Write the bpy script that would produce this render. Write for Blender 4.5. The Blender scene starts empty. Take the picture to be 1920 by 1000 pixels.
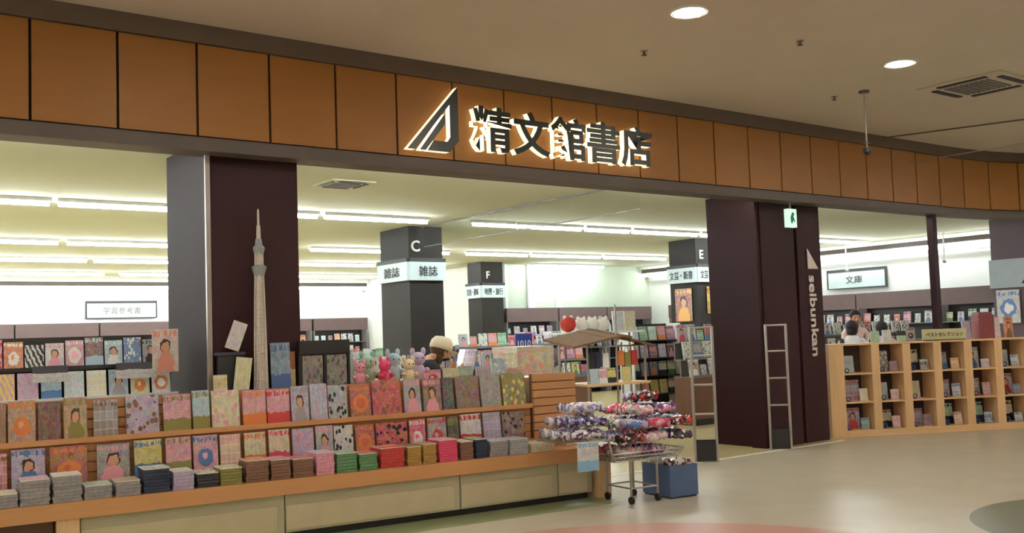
import bpy, bmesh, math, random
from mathutils import Vector, Matrix
random.seed(7)
R = math.radians
scene = bpy.context.scene
C = scene.collection

# ------------------------------------------------------------------ camera, world, exposure
F_PX = 1842.3
cam_data = bpy.data.cameras.new('camera')
cam_data.sensor_width = 36.0
cam_data.lens = 36.0 * F_PX / 1920.0
cam_data.shift_y = 18.3 / 1920.0
cam = bpy.data.objects.new('camera', cam_data)
C.objects.link(cam)
cr = Vector((0.80049765, -0.59836046, -0.03418012))
cu_ = Vector((-0.00839289, -0.06821603, 0.99763527))
cf = Vector((0.59927713, 0.79831782, 0.05962875))
m = Matrix((cr, cu_, -cf)).transposed().to_4x4()
m.translation = Vector((0, -7.936, 1.55))
cam.matrix_world = m
scene.camera = cam

world = bpy.data.worlds.new('world')
scene.world = world
world.use_nodes = True
bg = world.node_tree.nodes['Background']
bg.inputs[0].default_value = (1.0, 0.96, 0.89, 1)
bg.inputs[1].default_value = 0.85

scene.view_settings.view_transform = 'Standard'
scene.view_settings.look = 'None'
scene.view_settings.gamma = 1.0
scene.view_settings.use_curve_mapping = False
scene.view_settings.exposure = 0.0

TUBE_STRENGTH = 72.0
COVE_STRENGTH = 26.0
DOWNLIGHT_STRENGTH = 560.0


# ------------------------------------------------------------------ node helpers
def srgb(r, g, b):
    f = lambda c: (c / 255 / 12.92) if c <= 10 else ((c / 255 + 0.055) / 1.055) ** 2.4
    return (f(r), f(g), f(b), 1.0)


class NG:
    def __init__(self, name):
        self.mat = bpy.data.materials.new(name)
        self.mat.use_nodes = True
        self.t = self.mat.node_tree
        self.p = self.t.nodes['Principled BSDF']

    def n(self, typ, **kw):
        nd = self.t.nodes.new(typ)
        for k, v in kw.items():
            setattr(nd, k, v)
        return nd

    def put(self, sock, v):
        if hasattr(v, 'default_value') and hasattr(v, 'node'):
            self.t.links.new(v, sock)
        else:
            sock.default_value = v

    def m(self, op, a, b=0.0):
        nd = self.n('ShaderNodeMath', operation=op)
        self.put(nd.inputs[0], a)
        self.put(nd.inputs[1], b)
        return nd.outputs[0]

    def mix(self, fac, a, b):
        nd = self.n('ShaderNodeMix', data_type='RGBA')
        self.put(nd.inputs[0], fac)
        self.put(nd.inputs[6], a)
        self.put(nd.inputs[7], b)
        return nd.outputs[2]

    def inell(self, x, y, cx, cy, rx, ry):
        a = self.m('POWER', self.m('ABSOLUTE', self.m('DIVIDE', self.m('SUBTRACT', x, cx), rx)), 2.0)
        b = self.m('POWER', self.m('ABSOLUTE', self.m('DIVIDE', self.m('SUBTRACT', y, cy), ry)), 2.0)
        return self.m('LESS_THAN', self.m('ADD', a, b), 1.0)

    def noise(self, vec, scale, detail=2.0):
        nd = self.n('ShaderNodeTexNoise')
        nd.inputs['Scale'].default_value = scale
        nd.inputs['Detail'].default_value = detail
        if vec is not None:
            self.put(nd.inputs['Vector'], vec)
        return nd

    def col(self, v):
        self.put(self.p.inputs['Base Color'], v)

    def set(self, rough=0.6, metal=0.0, spec=0.5):
        self.p.inputs['Roughness'].default_value = rough
        self.p.inputs['Metallic'].default_value = metal
        self.p.inputs['Specular IOR Level'].default_value = spec


_M = {}


def plain(name, rgb, rough=0.6, metal=0.0, var=0.12, scale=6.0, spec=0.5, bump=0.0):
    if name in _M:
        return _M[name]
    g = NG(name)
    tc = g.n('ShaderNodeTexCoord')
    c = srgb(*rgb)
    nz = g.noise(tc.outputs['Object'], scale, 4.0)
    d = tuple(x * (1 - var) for x in c[:3]) + (1,)
    l = tuple(min(1, x * (1 + var)) for x in c[:3]) + (1,)
    g.col(g.mix(nz.outputs['Fac'], d, l))
    g.set(rough, metal, spec)
    if bump:
        b = g.n('ShaderNodeBump')
        b.inputs['Strength'].default_value = bump
        g.put(b.inputs['Height'], nz.outputs['Fac'])
        g.put(g.p.inputs['Normal'], b.outputs[0])
    _M[name] = g.mat
    return g.mat


def emis(name, rgb, strength):
    if name in _M:
        return _M[name]
    g = NG(name)
    g.p.inputs['Base Color'].default_value = srgb(*rgb)
    g.p.inputs['Emission Color'].default_value = srgb(*rgb)
    g.p.inputs['Emission Strength'].default_value = strength
    _M[name] = g.mat
    return g.mat


def wood(name, rgb, rough=0.45, axis=2, var=0.22, sc=7.0):
    if name in _M:
        return _M[name]
    g = NG(name)
    tc = g.n('ShaderNodeTexCoord')
    mp = g.n('ShaderNodeMapping')
    s = [sc * 1.6] * 3
    s[axis] = sc * 0.12
    mp.inputs['Scale'].default_value = s
    g.put(mp.inputs['Vector'], tc.outputs['Object'])
    nz = g.noise(mp.outputs[0], 2.2, 6.0)
    nz.inputs['Distortion'].default_value = 0.6
    c = srgb(*rgb)
    d = tuple(x * (1 - var) for x in c[:3]) + (1,)
    l = tuple(min(1, x * (1 + var)) for x in c[:3]) + (1,)
    oi = g.n('ShaderNodeObjectInfo')
    f = g.m('ADD', g.m('MULTIPLY', nz.outputs['Fac'], 0.8), g.m('MULTIPLY', oi.outputs['Random'], 0.2))
    g.col(g.mix(f, d, l))
    g.set(rough)
    _M[name] = g.mat
    return g.mat


def cover(base, accent, motif):
    """printed cover, laid out in the cover's own UV space"""
    key = ('cover', base, accent, motif)
    if key in _M:
        return _M[key]
    g = NG('cover_%s_%d' % (motif, len(_M)))
    uv = g.n('ShaderNodeUVMap').outputs[0]
    sp = g.n('ShaderNodeSeparateXYZ')
    g.put(sp.inputs[0], uv)
    oi = g.n('ShaderNodeObjectInfo')
    wob = g.n('ShaderNodeTexNoise', noise_dimensions='4D')
    wob.inputs['Scale'].default_value = 6.0
    g.put(wob.inputs['Vector'], uv)
    g.put(wob.inputs['W'], g.m('MULTIPLY', oi.outputs['Random'], 30.0))
    wsp = g.n('ShaderNodeSeparateXYZ')
    g.put(wsp.inputs[0], wob.outputs['Color'])
    x = g.m('ADD', sp.outputs[0], g.m('MULTIPLY', g.m('SUBTRACT', wsp.outputs[0], 0.5), 0.26))
    y = g.m('ADD', sp.outputs[1], g.m('MULTIPLY', g.m('SUBTRACT', wsp.outputs[1], 0.5), 0.20))
    off = g.n('ShaderNodeVectorMath', operation='ADD')
    g.put(off.inputs[0], uv)
    cmb = g.n('ShaderNodeCombineXYZ')
    rnd = g.m('MULTIPLY', oi.outputs['Random'], 40.0)
    g.put(cmb.inputs[0], rnd)
    g.put(cmb.inputs[1], g.m('MULTIPLY', rnd, 1.7))
    g.put(off.inputs[1], cmb.outputs[0])
    v2 = off.outputs[0]
    B, A = srgb(*base), srgb(*accent)
    vo = g.n('ShaderNodeTexVoronoi')
    vo.inputs['Scale'].default_value = 9.0
    g.put(vo.inputs['Vector'], v2)
    nz = g.noise(v2, 5.0, 4.0)
    light = tuple(min(1, c * 1.35 + 0.02) for c in B[:3]) + (1,)
    dark = tuple(c * 0.55 for c in B[:3]) + (1,)
    c = g.mix(nz.outputs['Fac'], dark, light)
    c = g.mix(0.17, c, vo.outputs['Color'])
    fine = g.noise(v2, 34.0, 3.0)
    c = g.mix(g.m('MULTIPLY', g.m('GREATER_THAN', fine.outputs['Fac'], 0.60), 0.45), c, srgb(64, 48, 48))
    small = g.n('ShaderNodeTexVoronoi')
    small.inputs['Scale'].default_value = 16.0
    g.put(small.inputs['Vector'], v2)
    speck = g.m('LESS_THAN', small.outputs['Distance'], 0.26)
    c = g.mix(g.m('MULTIPLY', speck, 0.35), c, A)
    sm2 = g.n('ShaderNodeTexVoronoi')
    sm2.inputs['Scale'].default_value = 21.0
    g.put(sm2.inputs['Vector'], v2)
    c = g.mix(g.m('MULTIPLY', g.m('LESS_THAN', sm2.outputs['Distance'], 0.22), 0.5), c, srgb(240, 232, 224))
    skin, hair = srgb(214, 160, 128), srgb(52, 36, 32)
    if motif == 'figure':
        c = g.mix(g.inell(x, y, 0.5, 0.08, 0.34, 0.40), c, A)
        c = g.mix(g.inell(x, y, 0.5, 0.60, 0.21, 0.18), c, hair)
        c = g.mix(g.inell(x, y, 0.5, 0.56, 0.15, 0.14), c, skin)
    elif motif == 'disc':
        c = g.mix(g.inell(x, y, 0.5, 0.40, 0.30, 0.24), c, A)
        c = g.mix(g.inell(x, y, 0.45, 0.45, 0.10, 0.08), c, light)
    elif motif == 'ring':
        c = g.mix(g.inell(x, y, 0.5, 0.45, 0.36, 0.28), c, A)
        c = g.mix(g.inell(x, y, 0.5, 0.45, 0.20, 0.15), c, light)
    elif motif == 'lower':
        c = g.mix(g.m('LESS_THAN', y, 0.36), c, A)
    elif motif == 'upper':
        c = g.mix(g.m('GREATER_THAN', y, 0.56), c, A)
    elif motif == 'grid':
        br = g.n('ShaderNodeTexBrick')
        br.inputs['Scale'].default_value = 3.0
        br.inputs['Mortar Size'].default_value = 0.04
        br.inputs['Brick Width'].default_value = 0.8
        br.inputs['Row Height'].default_value = 0.7
        br.offset = 0.0
        g.put(br.inputs['Vector'], uv)
        br.inputs['Color1'].default_value = A
        br.inputs['Color2'].default_value = B
        br.inputs['Mortar'].default_value = light
        c = g.mix(0.62, c, br.outputs['Color'])
    elif motif == 'floral':
        fl = g.n('ShaderNodeTexVoronoi')
        fl.inputs['Scale'].default_value = 5.0
        g.put(fl.inputs['Vector'], v2)
        c = g.mix(g.m('LESS_THAN', fl.outputs['Distance'], 0.36), c, A)
    elif motif == 'stripes':
        s = g.m('SINE', g.m('MULTIPLY', g.m('ADD', x, g.m('MULTIPLY', y, 0.6)), 24.0))
        c = g.mix(g.m('GREATER_THAN', s, 0.1), c, A)
    # masthead: a row of letter-like blocks, no readable writing
    if motif not in ('stripes', 'floral', 'plain'):
        band = g.m('MULTIPLY', g.m('GREATER_THAN', y, 0.83), g.m('LESS_THAN', y, 0.95))
        nb = g.n('ShaderNodeTexNoise', noise_dimensions='1D')
        nb.inputs['Scale'].default_value = 11.0
        nb.inputs['Detail'].default_value = 0.0
        g.put(nb.inputs['W'], g.m('ADD', x, rnd))
        c = g.mix(g.m('MULTIPLY', band, g.m('GREATER_THAN', nb.outputs['Fac'], 0.47)), c, A)
    g.col(c)
    g.set(0.35)
    _M[key] = g.mat
    return g.mat


# ------------------------------------------------------------------ mesh helpers
class MB:
    def __init__(self):
        self.v, self.f, self.mi, self.uv = [], [], [], []

    def face(self, pts, mi=0, uv=None):
        b = len(self.v)
        self.v += [tuple(p) for p in pts]
        self.f.append(tuple(range(b, b + len(pts))))
        self.mi.append(mi)
        self.uv.append(uv)

    def box(self, x0, x1, y0, y1, z0, z1, mi=0, front=None):
        """axis box; front = material of the -Y face (gets 0..1 uv)"""
        b = len(self.v)
        self.v += [(x0, y0, z0), (x1, y0, z0), (x1, y1, z0), (x0, y1, z0),
                   (x0, y0, z1), (x1, y0, z1), (x1, y1, z1), (x0, y1, z1)]
        q = [(0, 1, 5, 4), (1, 2, 6, 5), (2, 3, 7, 6), (3, 0, 4, 7), (4, 5, 6, 7), (3, 2, 1, 0)]
        for i, f in enumerate(q):
            self.f.append(tuple(b + k for k in f))
            self.mi.append(front if (front is not None and i == 0) else mi)
            self.uv.append([(0, 0), (1, 0), (1, 1), (0, 1)])
        return self

    def obox(self, c, ax, ay, az, mi=0):
        """box with centre c and three half-axis vectors"""
        c, ax, ay, az = Vector(c), Vector(ax), Vector(ay), Vector(az)
        b = len(self.v)
        for sz in (-1, 1):
            for sx, sy in ((-1, -1), (1, -1), (1, 1), (-1, 1)):
                self.v.append(tuple(c + ax * sx + ay * sy + az * sz))
        for f in [(0, 1, 5, 4), (1, 2, 6, 5), (2, 3, 7, 6), (3, 0, 4, 7), (4, 5, 6, 7), (3, 2, 1, 0)]:
            self.f.append(tuple(b + k for k in f))
            self.mi.append(mi)
            self.uv.append([(0, 0), (1, 0), (1, 1), (0, 1)])
        return self

    def tube(self, pts, r, n=8, mi=0, closed=False):
        pts = [Vector(p) for p in pts]
        rs = r if isinstance(r, (list, tuple)) else [r] * len(pts)
        rings = []
        for i, p in enumerate(pts):
            a = pts[i - 1] if (i > 0 or closed) else p
            c = pts[(i + 1) % len(pts)] if (i < len(pts) - 1 or closed) else p
            d = (c - a).normalized()
            up = Vector((0, 0, 1)) if abs(d.z) < 0.9 else Vector((1, 0, 0))
            s = d.cross(up).normalized()
            t = s.cross(d).normalized()
            ring = []
            for k in range(n):
                an = 2 * math.pi * k / n
                self.v.append(tuple(p + (s * math.cos(an) + t * math.sin(an)) * rs[i]))
                ring.append(len(self.v) - 1)
            rings.append(ring)
        cnt = len(rings) if closed else len(rings) - 1
        for i in range(cnt):
            a, b = rings[i], rings[(i + 1) % len(rings)]
            for k in range(n):
                self.f.append((a[k], a[(k + 1) % n], b[(k + 1) % n], b[k]))
                self.mi.append(mi)
                self.uv.append(None)
        if not closed:
            for ring in (rings[0][::-1], rings[-1]):
                self.f.append(tuple(ring))
                self.mi.append(mi)
                self.uv.append(None)
        return self

    def lathe(self, prof, n=20, mi=0, c=(0, 0, 0)):
        base = len(self.v)
        for r, z in prof:
            for k in range(n):
                a = 2 * math.pi * k / n
                self.v.append((c[0] + r * math.cos(a), c[1] + r * math.sin(a), c[2] + z))
        for i in range(len(prof) - 1):
            for k in range(n):
                a, b = base + i * n, base + (i + 1) * n
                self.f.append((a + k, a + (k + 1) % n, b + (k + 1) % n, b + k))
                self.mi.append(mi)
                self.uv.append(None)
        self.f.append(tuple(base + k for k in range(n))[::-1])
        self.f.append(tuple(base + (len(prof) - 1) * n + k for k in range(n)))
        self.mi += [mi, mi]
        self.uv += [None, None]
        return self

    def ell(self, c, rx, ry, rz, nu=12, nv=8, mi=0, jit=0.0):
        b = len(self.v)
        rows = []
        for j in range(1, nv):
            th = math.pi * j / nv
            row = []
            for k in range(nu):
                a = 2 * math.pi * k / nu
                q = 1 + random.uniform(-jit, jit)
                self.v.append((c[0] + rx * q * math.sin(th) * math.cos(a), c[1] + ry * q * math.sin(th) * math.sin(a), c[2] + rz * q * math.cos(th)))
                row.append(len(self.v) - 1)
            rows.append(row)
        self.v.append((c[0], c[1], c[2] + rz))
        top = len(self.v) - 1
        self.v.append((c[0], c[1], c[2] - rz))
        bot = len(self.v) - 1
        for j in range(len(rows) - 1):
            for k in range(nu):
                self.f.append((rows[j][k], rows[j + 1][k], rows[j + 1][(k + 1) % nu], rows[j][(k + 1) % nu]))
                self.mi.append(mi)
                self.uv.append(None)
        for k in range(nu):
            self.f.append((top, rows[0][k], rows[0][(k + 1) % nu]))
            self.f.append((bot, rows[-1][(k + 1) % nu], rows[-1][k]))
            self.mi += [mi, mi]
            self.uv += [None, None]
        return self

    def prism(self, poly, y0, y1, mi=0, side=None):
        """polygon in XZ extruded along Y (front at y0)"""
        side = mi if side is None else side
        n = len(poly)
        b = len(self.v)
        self.v += [(p[0], y0, p[1]) for p in poly] + [(p[0], y1, p[1]) for p in poly]
        self.f.append(tuple(range(b, b + n)))
        self.f.append(tuple(range(b + 2 * n - 1, b + n - 1, -1)))
        self.mi += [mi, side]
        self.uv += [None, None]
        for k in range(n):
            k2 = (k + 1) % n
            self.f.append((b + k2, b + k, b + n + k, b + n + k2))
            self.mi.append(side)
            self.uv.append(None)
        return self

    def mesh(self, name, mats, smooth=False):
        me = bpy.data.meshes.new(name)
        me.from_pydata(self.v, [], self.f)
        for mt in mats:
            me.materials.append(mt)
        me.polygons.foreach_set('material_index', self.mi)
        if any(u is not None for u in self.uv):
            ul = me.uv_layers.new(name='UVMap')
            for p, u in zip(me.polygons, self.uv):
                if u:
                    for li, q in zip(p.loop_indices, u):
                        ul.data[li].uv = q
        if smooth:
            me.polygons.foreach_set('use_smooth', [True] * len(me.polygons))
        me.update()
        return me


def link(name, me, parent=None, loc=(0, 0, 0), rot=(0, 0, 0)):
    o = bpy.data.objects.new(name, me)
    C.objects.link(o)
    o.location = loc
    o.rotation_euler = rot
    if parent is not None:
        o.parent = parent
    return o


def obj(name, mb, mats, parent=None, loc=(0, 0, 0), rot=(0, 0, 0), smooth=False):
    if not isinstance(mats, (list, tuple)):
        mats = [mats]
    return link(name, mb.mesh(name, mats, smooth), parent, loc, rot)


def tag(o, label, cat, group=None):
    o['label'] = label
    o['category'] = cat
    if group:
        o['group'] = group
    return o


def thing(name, label, cat, loc=(0, 0, 0), rz=0.0, group=None):
    return tag(link(name, None, None, loc, (0, 0, rz)), label, cat, group)


def struct(name, mb, mats, parent=None):
    o = obj(name, mb, mats, parent)
    if parent is None:
        o['kind'] = 'structure'
    return o


def text_mesh(s, size, extrude=0.004, bold=0.0, mats=()):
    """lettering as a mesh: centred on the origin in the XY plane"""
    cu = bpy.data.curves.new('lettering', 'FONT')
    cu.body = s
    cu.size = size
    cu.extrude = extrude
    cu.offset = bold
    cu.resolution_u = 3
    cu.align_x = 'CENTER'
    cu.align_y = 'CENTER'
    t = bpy.data.objects.new('lettering', cu)
    C.objects.link(t)
    dg = bpy.context.evaluated_depsgraph_get()
    me = bpy.data.meshes.new_from_object(t.evaluated_get(dg))
    bpy.data.objects.remove(t)
    bpy.data.curves.remove(cu)
    xs = [v.co.x for v in me.vertices]
    ys = [v.co.y for v in me.vertices]
    if xs:
        cx, cy = (min(xs) + max(xs)) / 2, (min(ys) + max(ys)) / 2
        for v in me.vertices:
            v.co.x -= cx
            v.co.y -= cy
    me.materials.clear()
    for mt in mats:
        me.materials.append(mt)
    return me


def fit_text(me, w, h):
    xs = [v.co.x for v in me.vertices]
    ys = [v.co.y for v in me.vertices]
    sx, sy = w / (max(xs) - min(xs)), h / (max(ys) - min(ys))
    for v in me.vertices:
        v.co.x *= sx
        v.co.y *= sy
    return me


FRONT = (math.pi / 2, 0, 0)                    # lettering that faces -Y
LEFTF = (math.pi / 2, 0, -math.pi / 2)         # lettering that faces -X

# ------------------------------------------------------------------ shared materials
M_mallceil = plain('mall_ceiling_paint', (206, 196, 182), 0.9, var=0.05, scale=1.2)
M_storeceil = plain('store_ceiling_board', (204, 206, 184), 0.9, var=0.04, scale=1.0)
M_trim = plain('dark_trim', (92, 82, 76), 0.6)
M_band = plain('shadow_grey_band', (104, 92, 80), 0.8)  # dark grey stands in for the shadow gap under the mall ceiling
M_panel = wood('fascia_veneer', (154, 104, 42), 0.5, axis=0, var=0.13, sc=3.0)
M_seam = plain('seam_black', (26, 16, 10), 0.8)
M_pillar = plain('dark_brown_laminate', (42, 22, 24), 0.5, var=0.08, spec=0.10)
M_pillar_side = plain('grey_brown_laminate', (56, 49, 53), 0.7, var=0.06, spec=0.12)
M_column = plain('charcoal_column', (46, 42, 40), 0.6, var=0.08, spec=0.2)
M_white = plain('white_paint', (236, 238, 236), 0.7, var=0.03)
M_cream = plain('cream_wall', (196, 208, 190), 0.8, var=0.04)
M_brownband = plain('bookcase_header_brown', (104, 84, 86), 0.6)
M_dark = plain('black_lacquer', (24, 22, 24), 0.4)
M_chrome = plain('brushed_steel', (176, 172, 166), 0.35, metal=0.7, var=0.06)
M_wire = plain('chrome_wire', (170, 168, 164), 0.3, metal=0.9, var=0.05)
M_oak = wood('oak_veneer', (234, 194, 146), 0.45, axis=0)
M_oakv = wood('oak_veneer_upright', (234, 194, 146), 0.45, axis=2)
M_ledge = wood('ledge_beech', (204, 150, 98), 0.45, axis=0, var=0.15)
M_slat = wood('slat_beech', (192, 140, 92), 0.5, axis=0, var=0.15)
M_kick = plain('kick_board_beige', (186, 180, 150), 0.6, var=0.06)
M_paper = plain('paper_edge', (222, 214, 200), 0.85, var=0.08, scale=30)
M_shelfgrey = plain('grey_steel_shelf', (120, 116, 116), 0.5)
M_signface = plain('pale_blue_sign', (206, 224, 228), 0.5, var=0.03)
M_ink = plain('sign_ink', (56, 58, 60), 0.6)
M_cabinet = wood('walnut_cabinet', (112, 78, 60), 0.45, axis=2)
M_tube = emis('lit_tube', (244, 253, 255), TUBE_STRENGTH)
M_cove = emis('lit_cove', (250, 255, 255), COVE_STRENGTH)
M_down = emis('lit_downlight', (255, 249, 238), DOWNLIGHT_STRENGTH)


def floor_mall_mat():
    g = NG('mall_floor_vinyl')
    geo = g.n('ShaderNodeNewGeometry')
    sp = g.n('ShaderNodeSeparateXYZ')
    g.put(sp.inputs[0], geo.outputs['Position'])
    x, y = sp.outputs[0], sp.outputs[1]
    nz = g.noise(geo.outputs['Position'], 2.6, 6.0)
    c = g.mix(nz.outputs['Fac'], srgb(188, 177, 154), srgb(212, 203, 183))
    speck = g.noise(geo.outputs['Position'], 60.0, 2.0)
    c = g.mix(g.m('MULTIPLY', speck.outputs['Fac'], 0.25), c, srgb(120, 104, 84))
    # printed vinyl inlays: a brick-red disc, a grey-green disc; then an olive tint along the counter
    c = g.mix(g.inell(x, y, 4.25, -3.85, 2.2, 2.2), c, srgb(196, 146, 130))
    c = g.mix(g.inell(x, y, 8.1, -4.9, 1.25, 1.25), c, srgb(112, 116, 96))
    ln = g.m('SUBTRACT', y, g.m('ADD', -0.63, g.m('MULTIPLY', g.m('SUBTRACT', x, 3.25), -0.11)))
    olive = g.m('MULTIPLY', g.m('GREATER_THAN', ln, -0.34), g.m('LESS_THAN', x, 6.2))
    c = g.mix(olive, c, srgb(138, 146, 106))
    g.col(c)
    g.set(0.32)
    b = g.n('ShaderNodeBump')
    b.inputs['Strength'].default_value = 0.05
    g.put(b.inputs['Height'], nz.outputs['Fac'])
    g.put(g.p.inputs['Normal'], b.outputs[0])
    return g.mat


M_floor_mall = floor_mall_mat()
M_floor_store = plain('store_floor_vinyl', (206, 188, 140), 0.22, var=0.07, scale=2.0)

# ------------------------------------------------------------------ room shell
ZC, ZM = 3.30, 4.21
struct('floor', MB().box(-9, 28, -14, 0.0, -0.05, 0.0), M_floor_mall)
struct('floor_store', MB().box(-9, 28, 0.0, 18.4, -0.05, 0.0), M_floor_store)
struct('trim_1', MB().box(6.3, 11.4, -0.03, 0.03, 0.0, 0.004), plain('threshold_strip', (236, 232, 214), 0.4))
struct('ceiling', MB().box(-9, 28, -14, 0.10, ZM, ZM + 0.1), M_mallceil)
struct('ceiling_store', MB().box(-9, 19.7, 0.22, 18.4, ZC, ZC + 0.1), M_storeceil)
struct('wall_rear', MB().box(-9, 28, -14.2, -14.0, 0, ZM), plain('mall_far_wall', (190, 172, 146), 0.9))


def wall_run(nm, x0, x1, y0, y1):
    """wall of the shop: pale above, brown header board band is added by the bookcases"""
    return struct(nm, MB().box(x0, x1, y0, y1, 0, ZC), M_white if nm != 'wall_back_right' else M_cream)


wall_run('wall_back', -9, 14.0, 18.0, 18.2)
wall_run('wall_jog', 13.95, 14.1, 11.75, 18.0)
wall_run('wall_back_right', 13.95, 19.6, 11.6, 11.75)
wall_run('wall_right', 19.4, 19.6, -3.0, 11.6)
wall_run('wall_left', -9.2, -9.0, 0.3, 18.2)

# header boards above the wall bookcases, picture rails and cove lights
k = 2
for (a, b, axis, wallpos) in ((-8.9, 13.9, 'y', 18.0), (19.39, -2.9, 'x', 19.4)):
    for (z0, z1, off, mt) in ((3.12, 3.22, 0.30, M_trim), (2.955, 3.015, 0.16, M_shelfgrey)):
        if axis == 'y':
            struct('trim_%d' % k, MB().box(a, b, wallpos - off, wallpos - off + 0.05, z0, z1), mt)
        else:
            struct('trim_%d' % k, MB().box(wallpos - off, wallpos - off + 0.05, -2.9, 11.55, z0, z1), mt)
        k += 1

for (x, w) in ((14.12, 0.10), (14.42, 0.04), (15.2, 0.11), (16.1, 0.09)):
    struct('trim_%d' % k, MB().box(x - w, x + w, 11.52, 11.595, 2.21, ZC), M_white)
    k += 1

# ------------------------------------------------------------------ fascia with its panels
SEAM0, PW = 1.5075, 0.6311
path = [(SEAM0 + PW * n, 0.0) for n in range(-12, 21)]
ang = 0.0
px, py = path[-1]
for n in range(9):
    ang += (0.035, 0.07, 0.13, 0.17, 0.19, 0.19, 0.19, 0.19, 0.19)[n]
    px += 0.655 * math.cos(ang)
    py -= 0.655 * math.sin(ang)
    path.append((px, py))


def strip(mb, z0, z1, y0, y1, mi=0):
    """a band that follows the fascia line, from depth y0 to depth y1 behind it"""
    for (a, b) in zip(path[:-1], path[1:]):
        d = Vector((b[0] - a[0], b[1] - a[1], 0)).normalized()
        n = Vector((-d.y, d.x, 0))
        A, B = Vector((a[0], a[1], 0)), Vector((b[0], b[1], 0))
        e = 0.012
        mid = (A + B) / 2 + n * (y0 + y1) / 2 + Vector((0, 0, (z0 + z1) / 2))
        mb.obox(mid, d * ((B - A).length / 2 + e * (1 if abs(d.y) > 0.01 else 0)), n * (y1 - y0) / 2, Vector((0, 0, (z1 - z0) / 2)), mi)
    return mb


ZB, ZT = 3.274, 4.05
fascia = struct('wall_fascia', strip(MB(), 3.16, ZM, 0.02, 0.22), M_seam)
for i, (a, b) in enumerate(zip(path[:-1], path[1:])):
    d = Vector((b[0] - a[0], b[1] - a[1], 0)).normalized()
    n = Vector((-d.y, d.x, 0))
    mid = Vector(((a[0] + b[0]) / 2, (a[1] + b[1]) / 2, (ZB + ZT) / 2)) + n * 0.005
    w = math.hypot(b[0] - a[0], b[1] - a[1]) / 2 - 0.011
    p_ = MB().obox((0, 0, 0), (w, 0, 0), (0, 0.012, 0), (0, 0, (ZT - ZB) / 2 - 0.004))
    obj('panel', p_, M_panel, fascia, mid, (0, 0, math.atan2(d.y, d.x)))
obj('upper_shadow_band', strip(MB(), ZT + 0.004, ZM, -0.03, 0.02), M_band, fascia)
obj('lower_trim', strip(MB(), 3.15, ZB - 0.012, -0.03, 0.24), M_trim, fascia)

# ------------------------------------------------------------------ pillars and columns (setting)
pl_ = struct('wall_pillar_left', MB().box(2.915, 3.715, 0.16, 1.20, 0, ZC), M_pillar)
obj('side_cladding', MB().box(2.895, 2.914, 0.18, 1.21, 0.0, ZC), M_pillar_side, pl_)
obj('corner_strip', MB().box(2.875, 2.915, 0.135, 0.16, 0.0, 3.15), M_chrome, pl_)
pr_ = struct('wall_pillar_right', MB().box(10.12, 11.36, 0.28, 1.1, 0, ZC), M_pillar)
obj('front_board', MB().box(10.12, 10.80, 0.20, 0.278, 0, 3.16), M_pillar, pr_)
obj('front_board', MB().box(10.86, 11.36, 0.20, 0.278, 0, 3.16), M_pillar, pr_)
obj('side_board', MB().box(10.05, 10.118, 0.22, 0.44, 0, 3.16), M_pillar, pr_)
obj('edge_strip', MB().box(11.362, 11.385, 0.26, 0.30, 0, 3.16), M_chrome, pr_)
p3_ = struct('wall_pillar_far_right', MB().box(17.3, 18.4, 0.05, 0.90, 0, ZC), plain('far_pillar_grey', (112, 98, 106), 0.6, var=0.05, spec=0.2))
mu = struct('trim_20', MB().box(13.98, 14.09, 0.06, 0.16, 0, 3.16), M_pillar)


def column(nm, x0, x1, y0, y1, letter, lx, lt, rt):
    c = struct(nm, MB().box(x0, x1, y0, y1, 0, ZC), M_column)
    t = text_mesh(letter, 0.24, 0.006, 0.004, [plain('letter_white', (230, 228, 222), 0.5)])
    link('letter', t, c, (lx, y0 - 0.008, 2.99), FRONT)
    for side, s, wdt in (('front', rt, x1 - x0), ('left', lt, y1 - y0)):
        if side == 'front':
            b = thing('hanging_sign', 'pale blue department sign reading %s on the front of column %s' % (s, letter), 'sign', ((x0 + x1) / 2, y0 - 0.045, 2.45), 0, 'department signs on the columns')
        else:
            b = thing('hanging_sign', 'pale blue department sign reading %s on the side of column %s' % (s, letter), 'sign', (x0 - 0.045, (y0 + y1) / 2, 2.45), -math.pi / 2, 'department signs on the columns')
        h = wdt / 2 + 0.02
        obj('sign_board', MB().box(-h, h, -0.012, 0.03, 0, 0.29), M_signface, b)
        obj('top_rail', MB().box(-h, h, -0.02, 0.035, 0.292, 0.35), M_ink, b)
        tm = text_mesh(s, 0.19, 0.003, 0.002, [M_ink])
        ww = wdt * (0.55 if len(s) < 3 else 0.86)
        fit_text(tm, ww, 0.165)
        link('lettering', tm, b, (0, -0.016, 0.145), FRONT)
    return c


column('wall_column_c', 7.87, 8.49, 5.2, 6.09, 'C', 7.99, '雑誌', '雑誌')
column('wall_column_e', 14.25, 14.89, 5.1, 5.81, 'E', 14.40, '文芸・新書', '文芸・新書')
column('wall_column_f', 13.30, 13.93, 11.0, 11.56, 'F', 13.50, '実用・趣味', '地図・旅行')

# posters on column E
for (x, z0, w, h, base, acc, mo, nm) in ((14.0, 0, 0, 0, 0, 0, 0, 0),):
    pass
po = thing('poster', 'orange and black framed poster on the side of column E', 'poster', (14.238, 5.45, 1.70), -math.pi / 2)
obj('print', MB().box(-0.22, 0.22, -0.012, 0.006, 0, 0.64, 0, 1), [M_dark, cover((168, 84, 44), (232, 176, 96), 'figure')], po)
po = thing('poster', 'narrow yellow and red poster on the front of column E', 'poster', (14.62, 5.088, 1.84), 0)
obj('print', MB().box(-0.13, 0.13, -0.012, 0.006, 0, 0.52, 0, 1), [M_dark, cover((196, 170, 60), (150, 50, 40), 'grid')], po)

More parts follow.
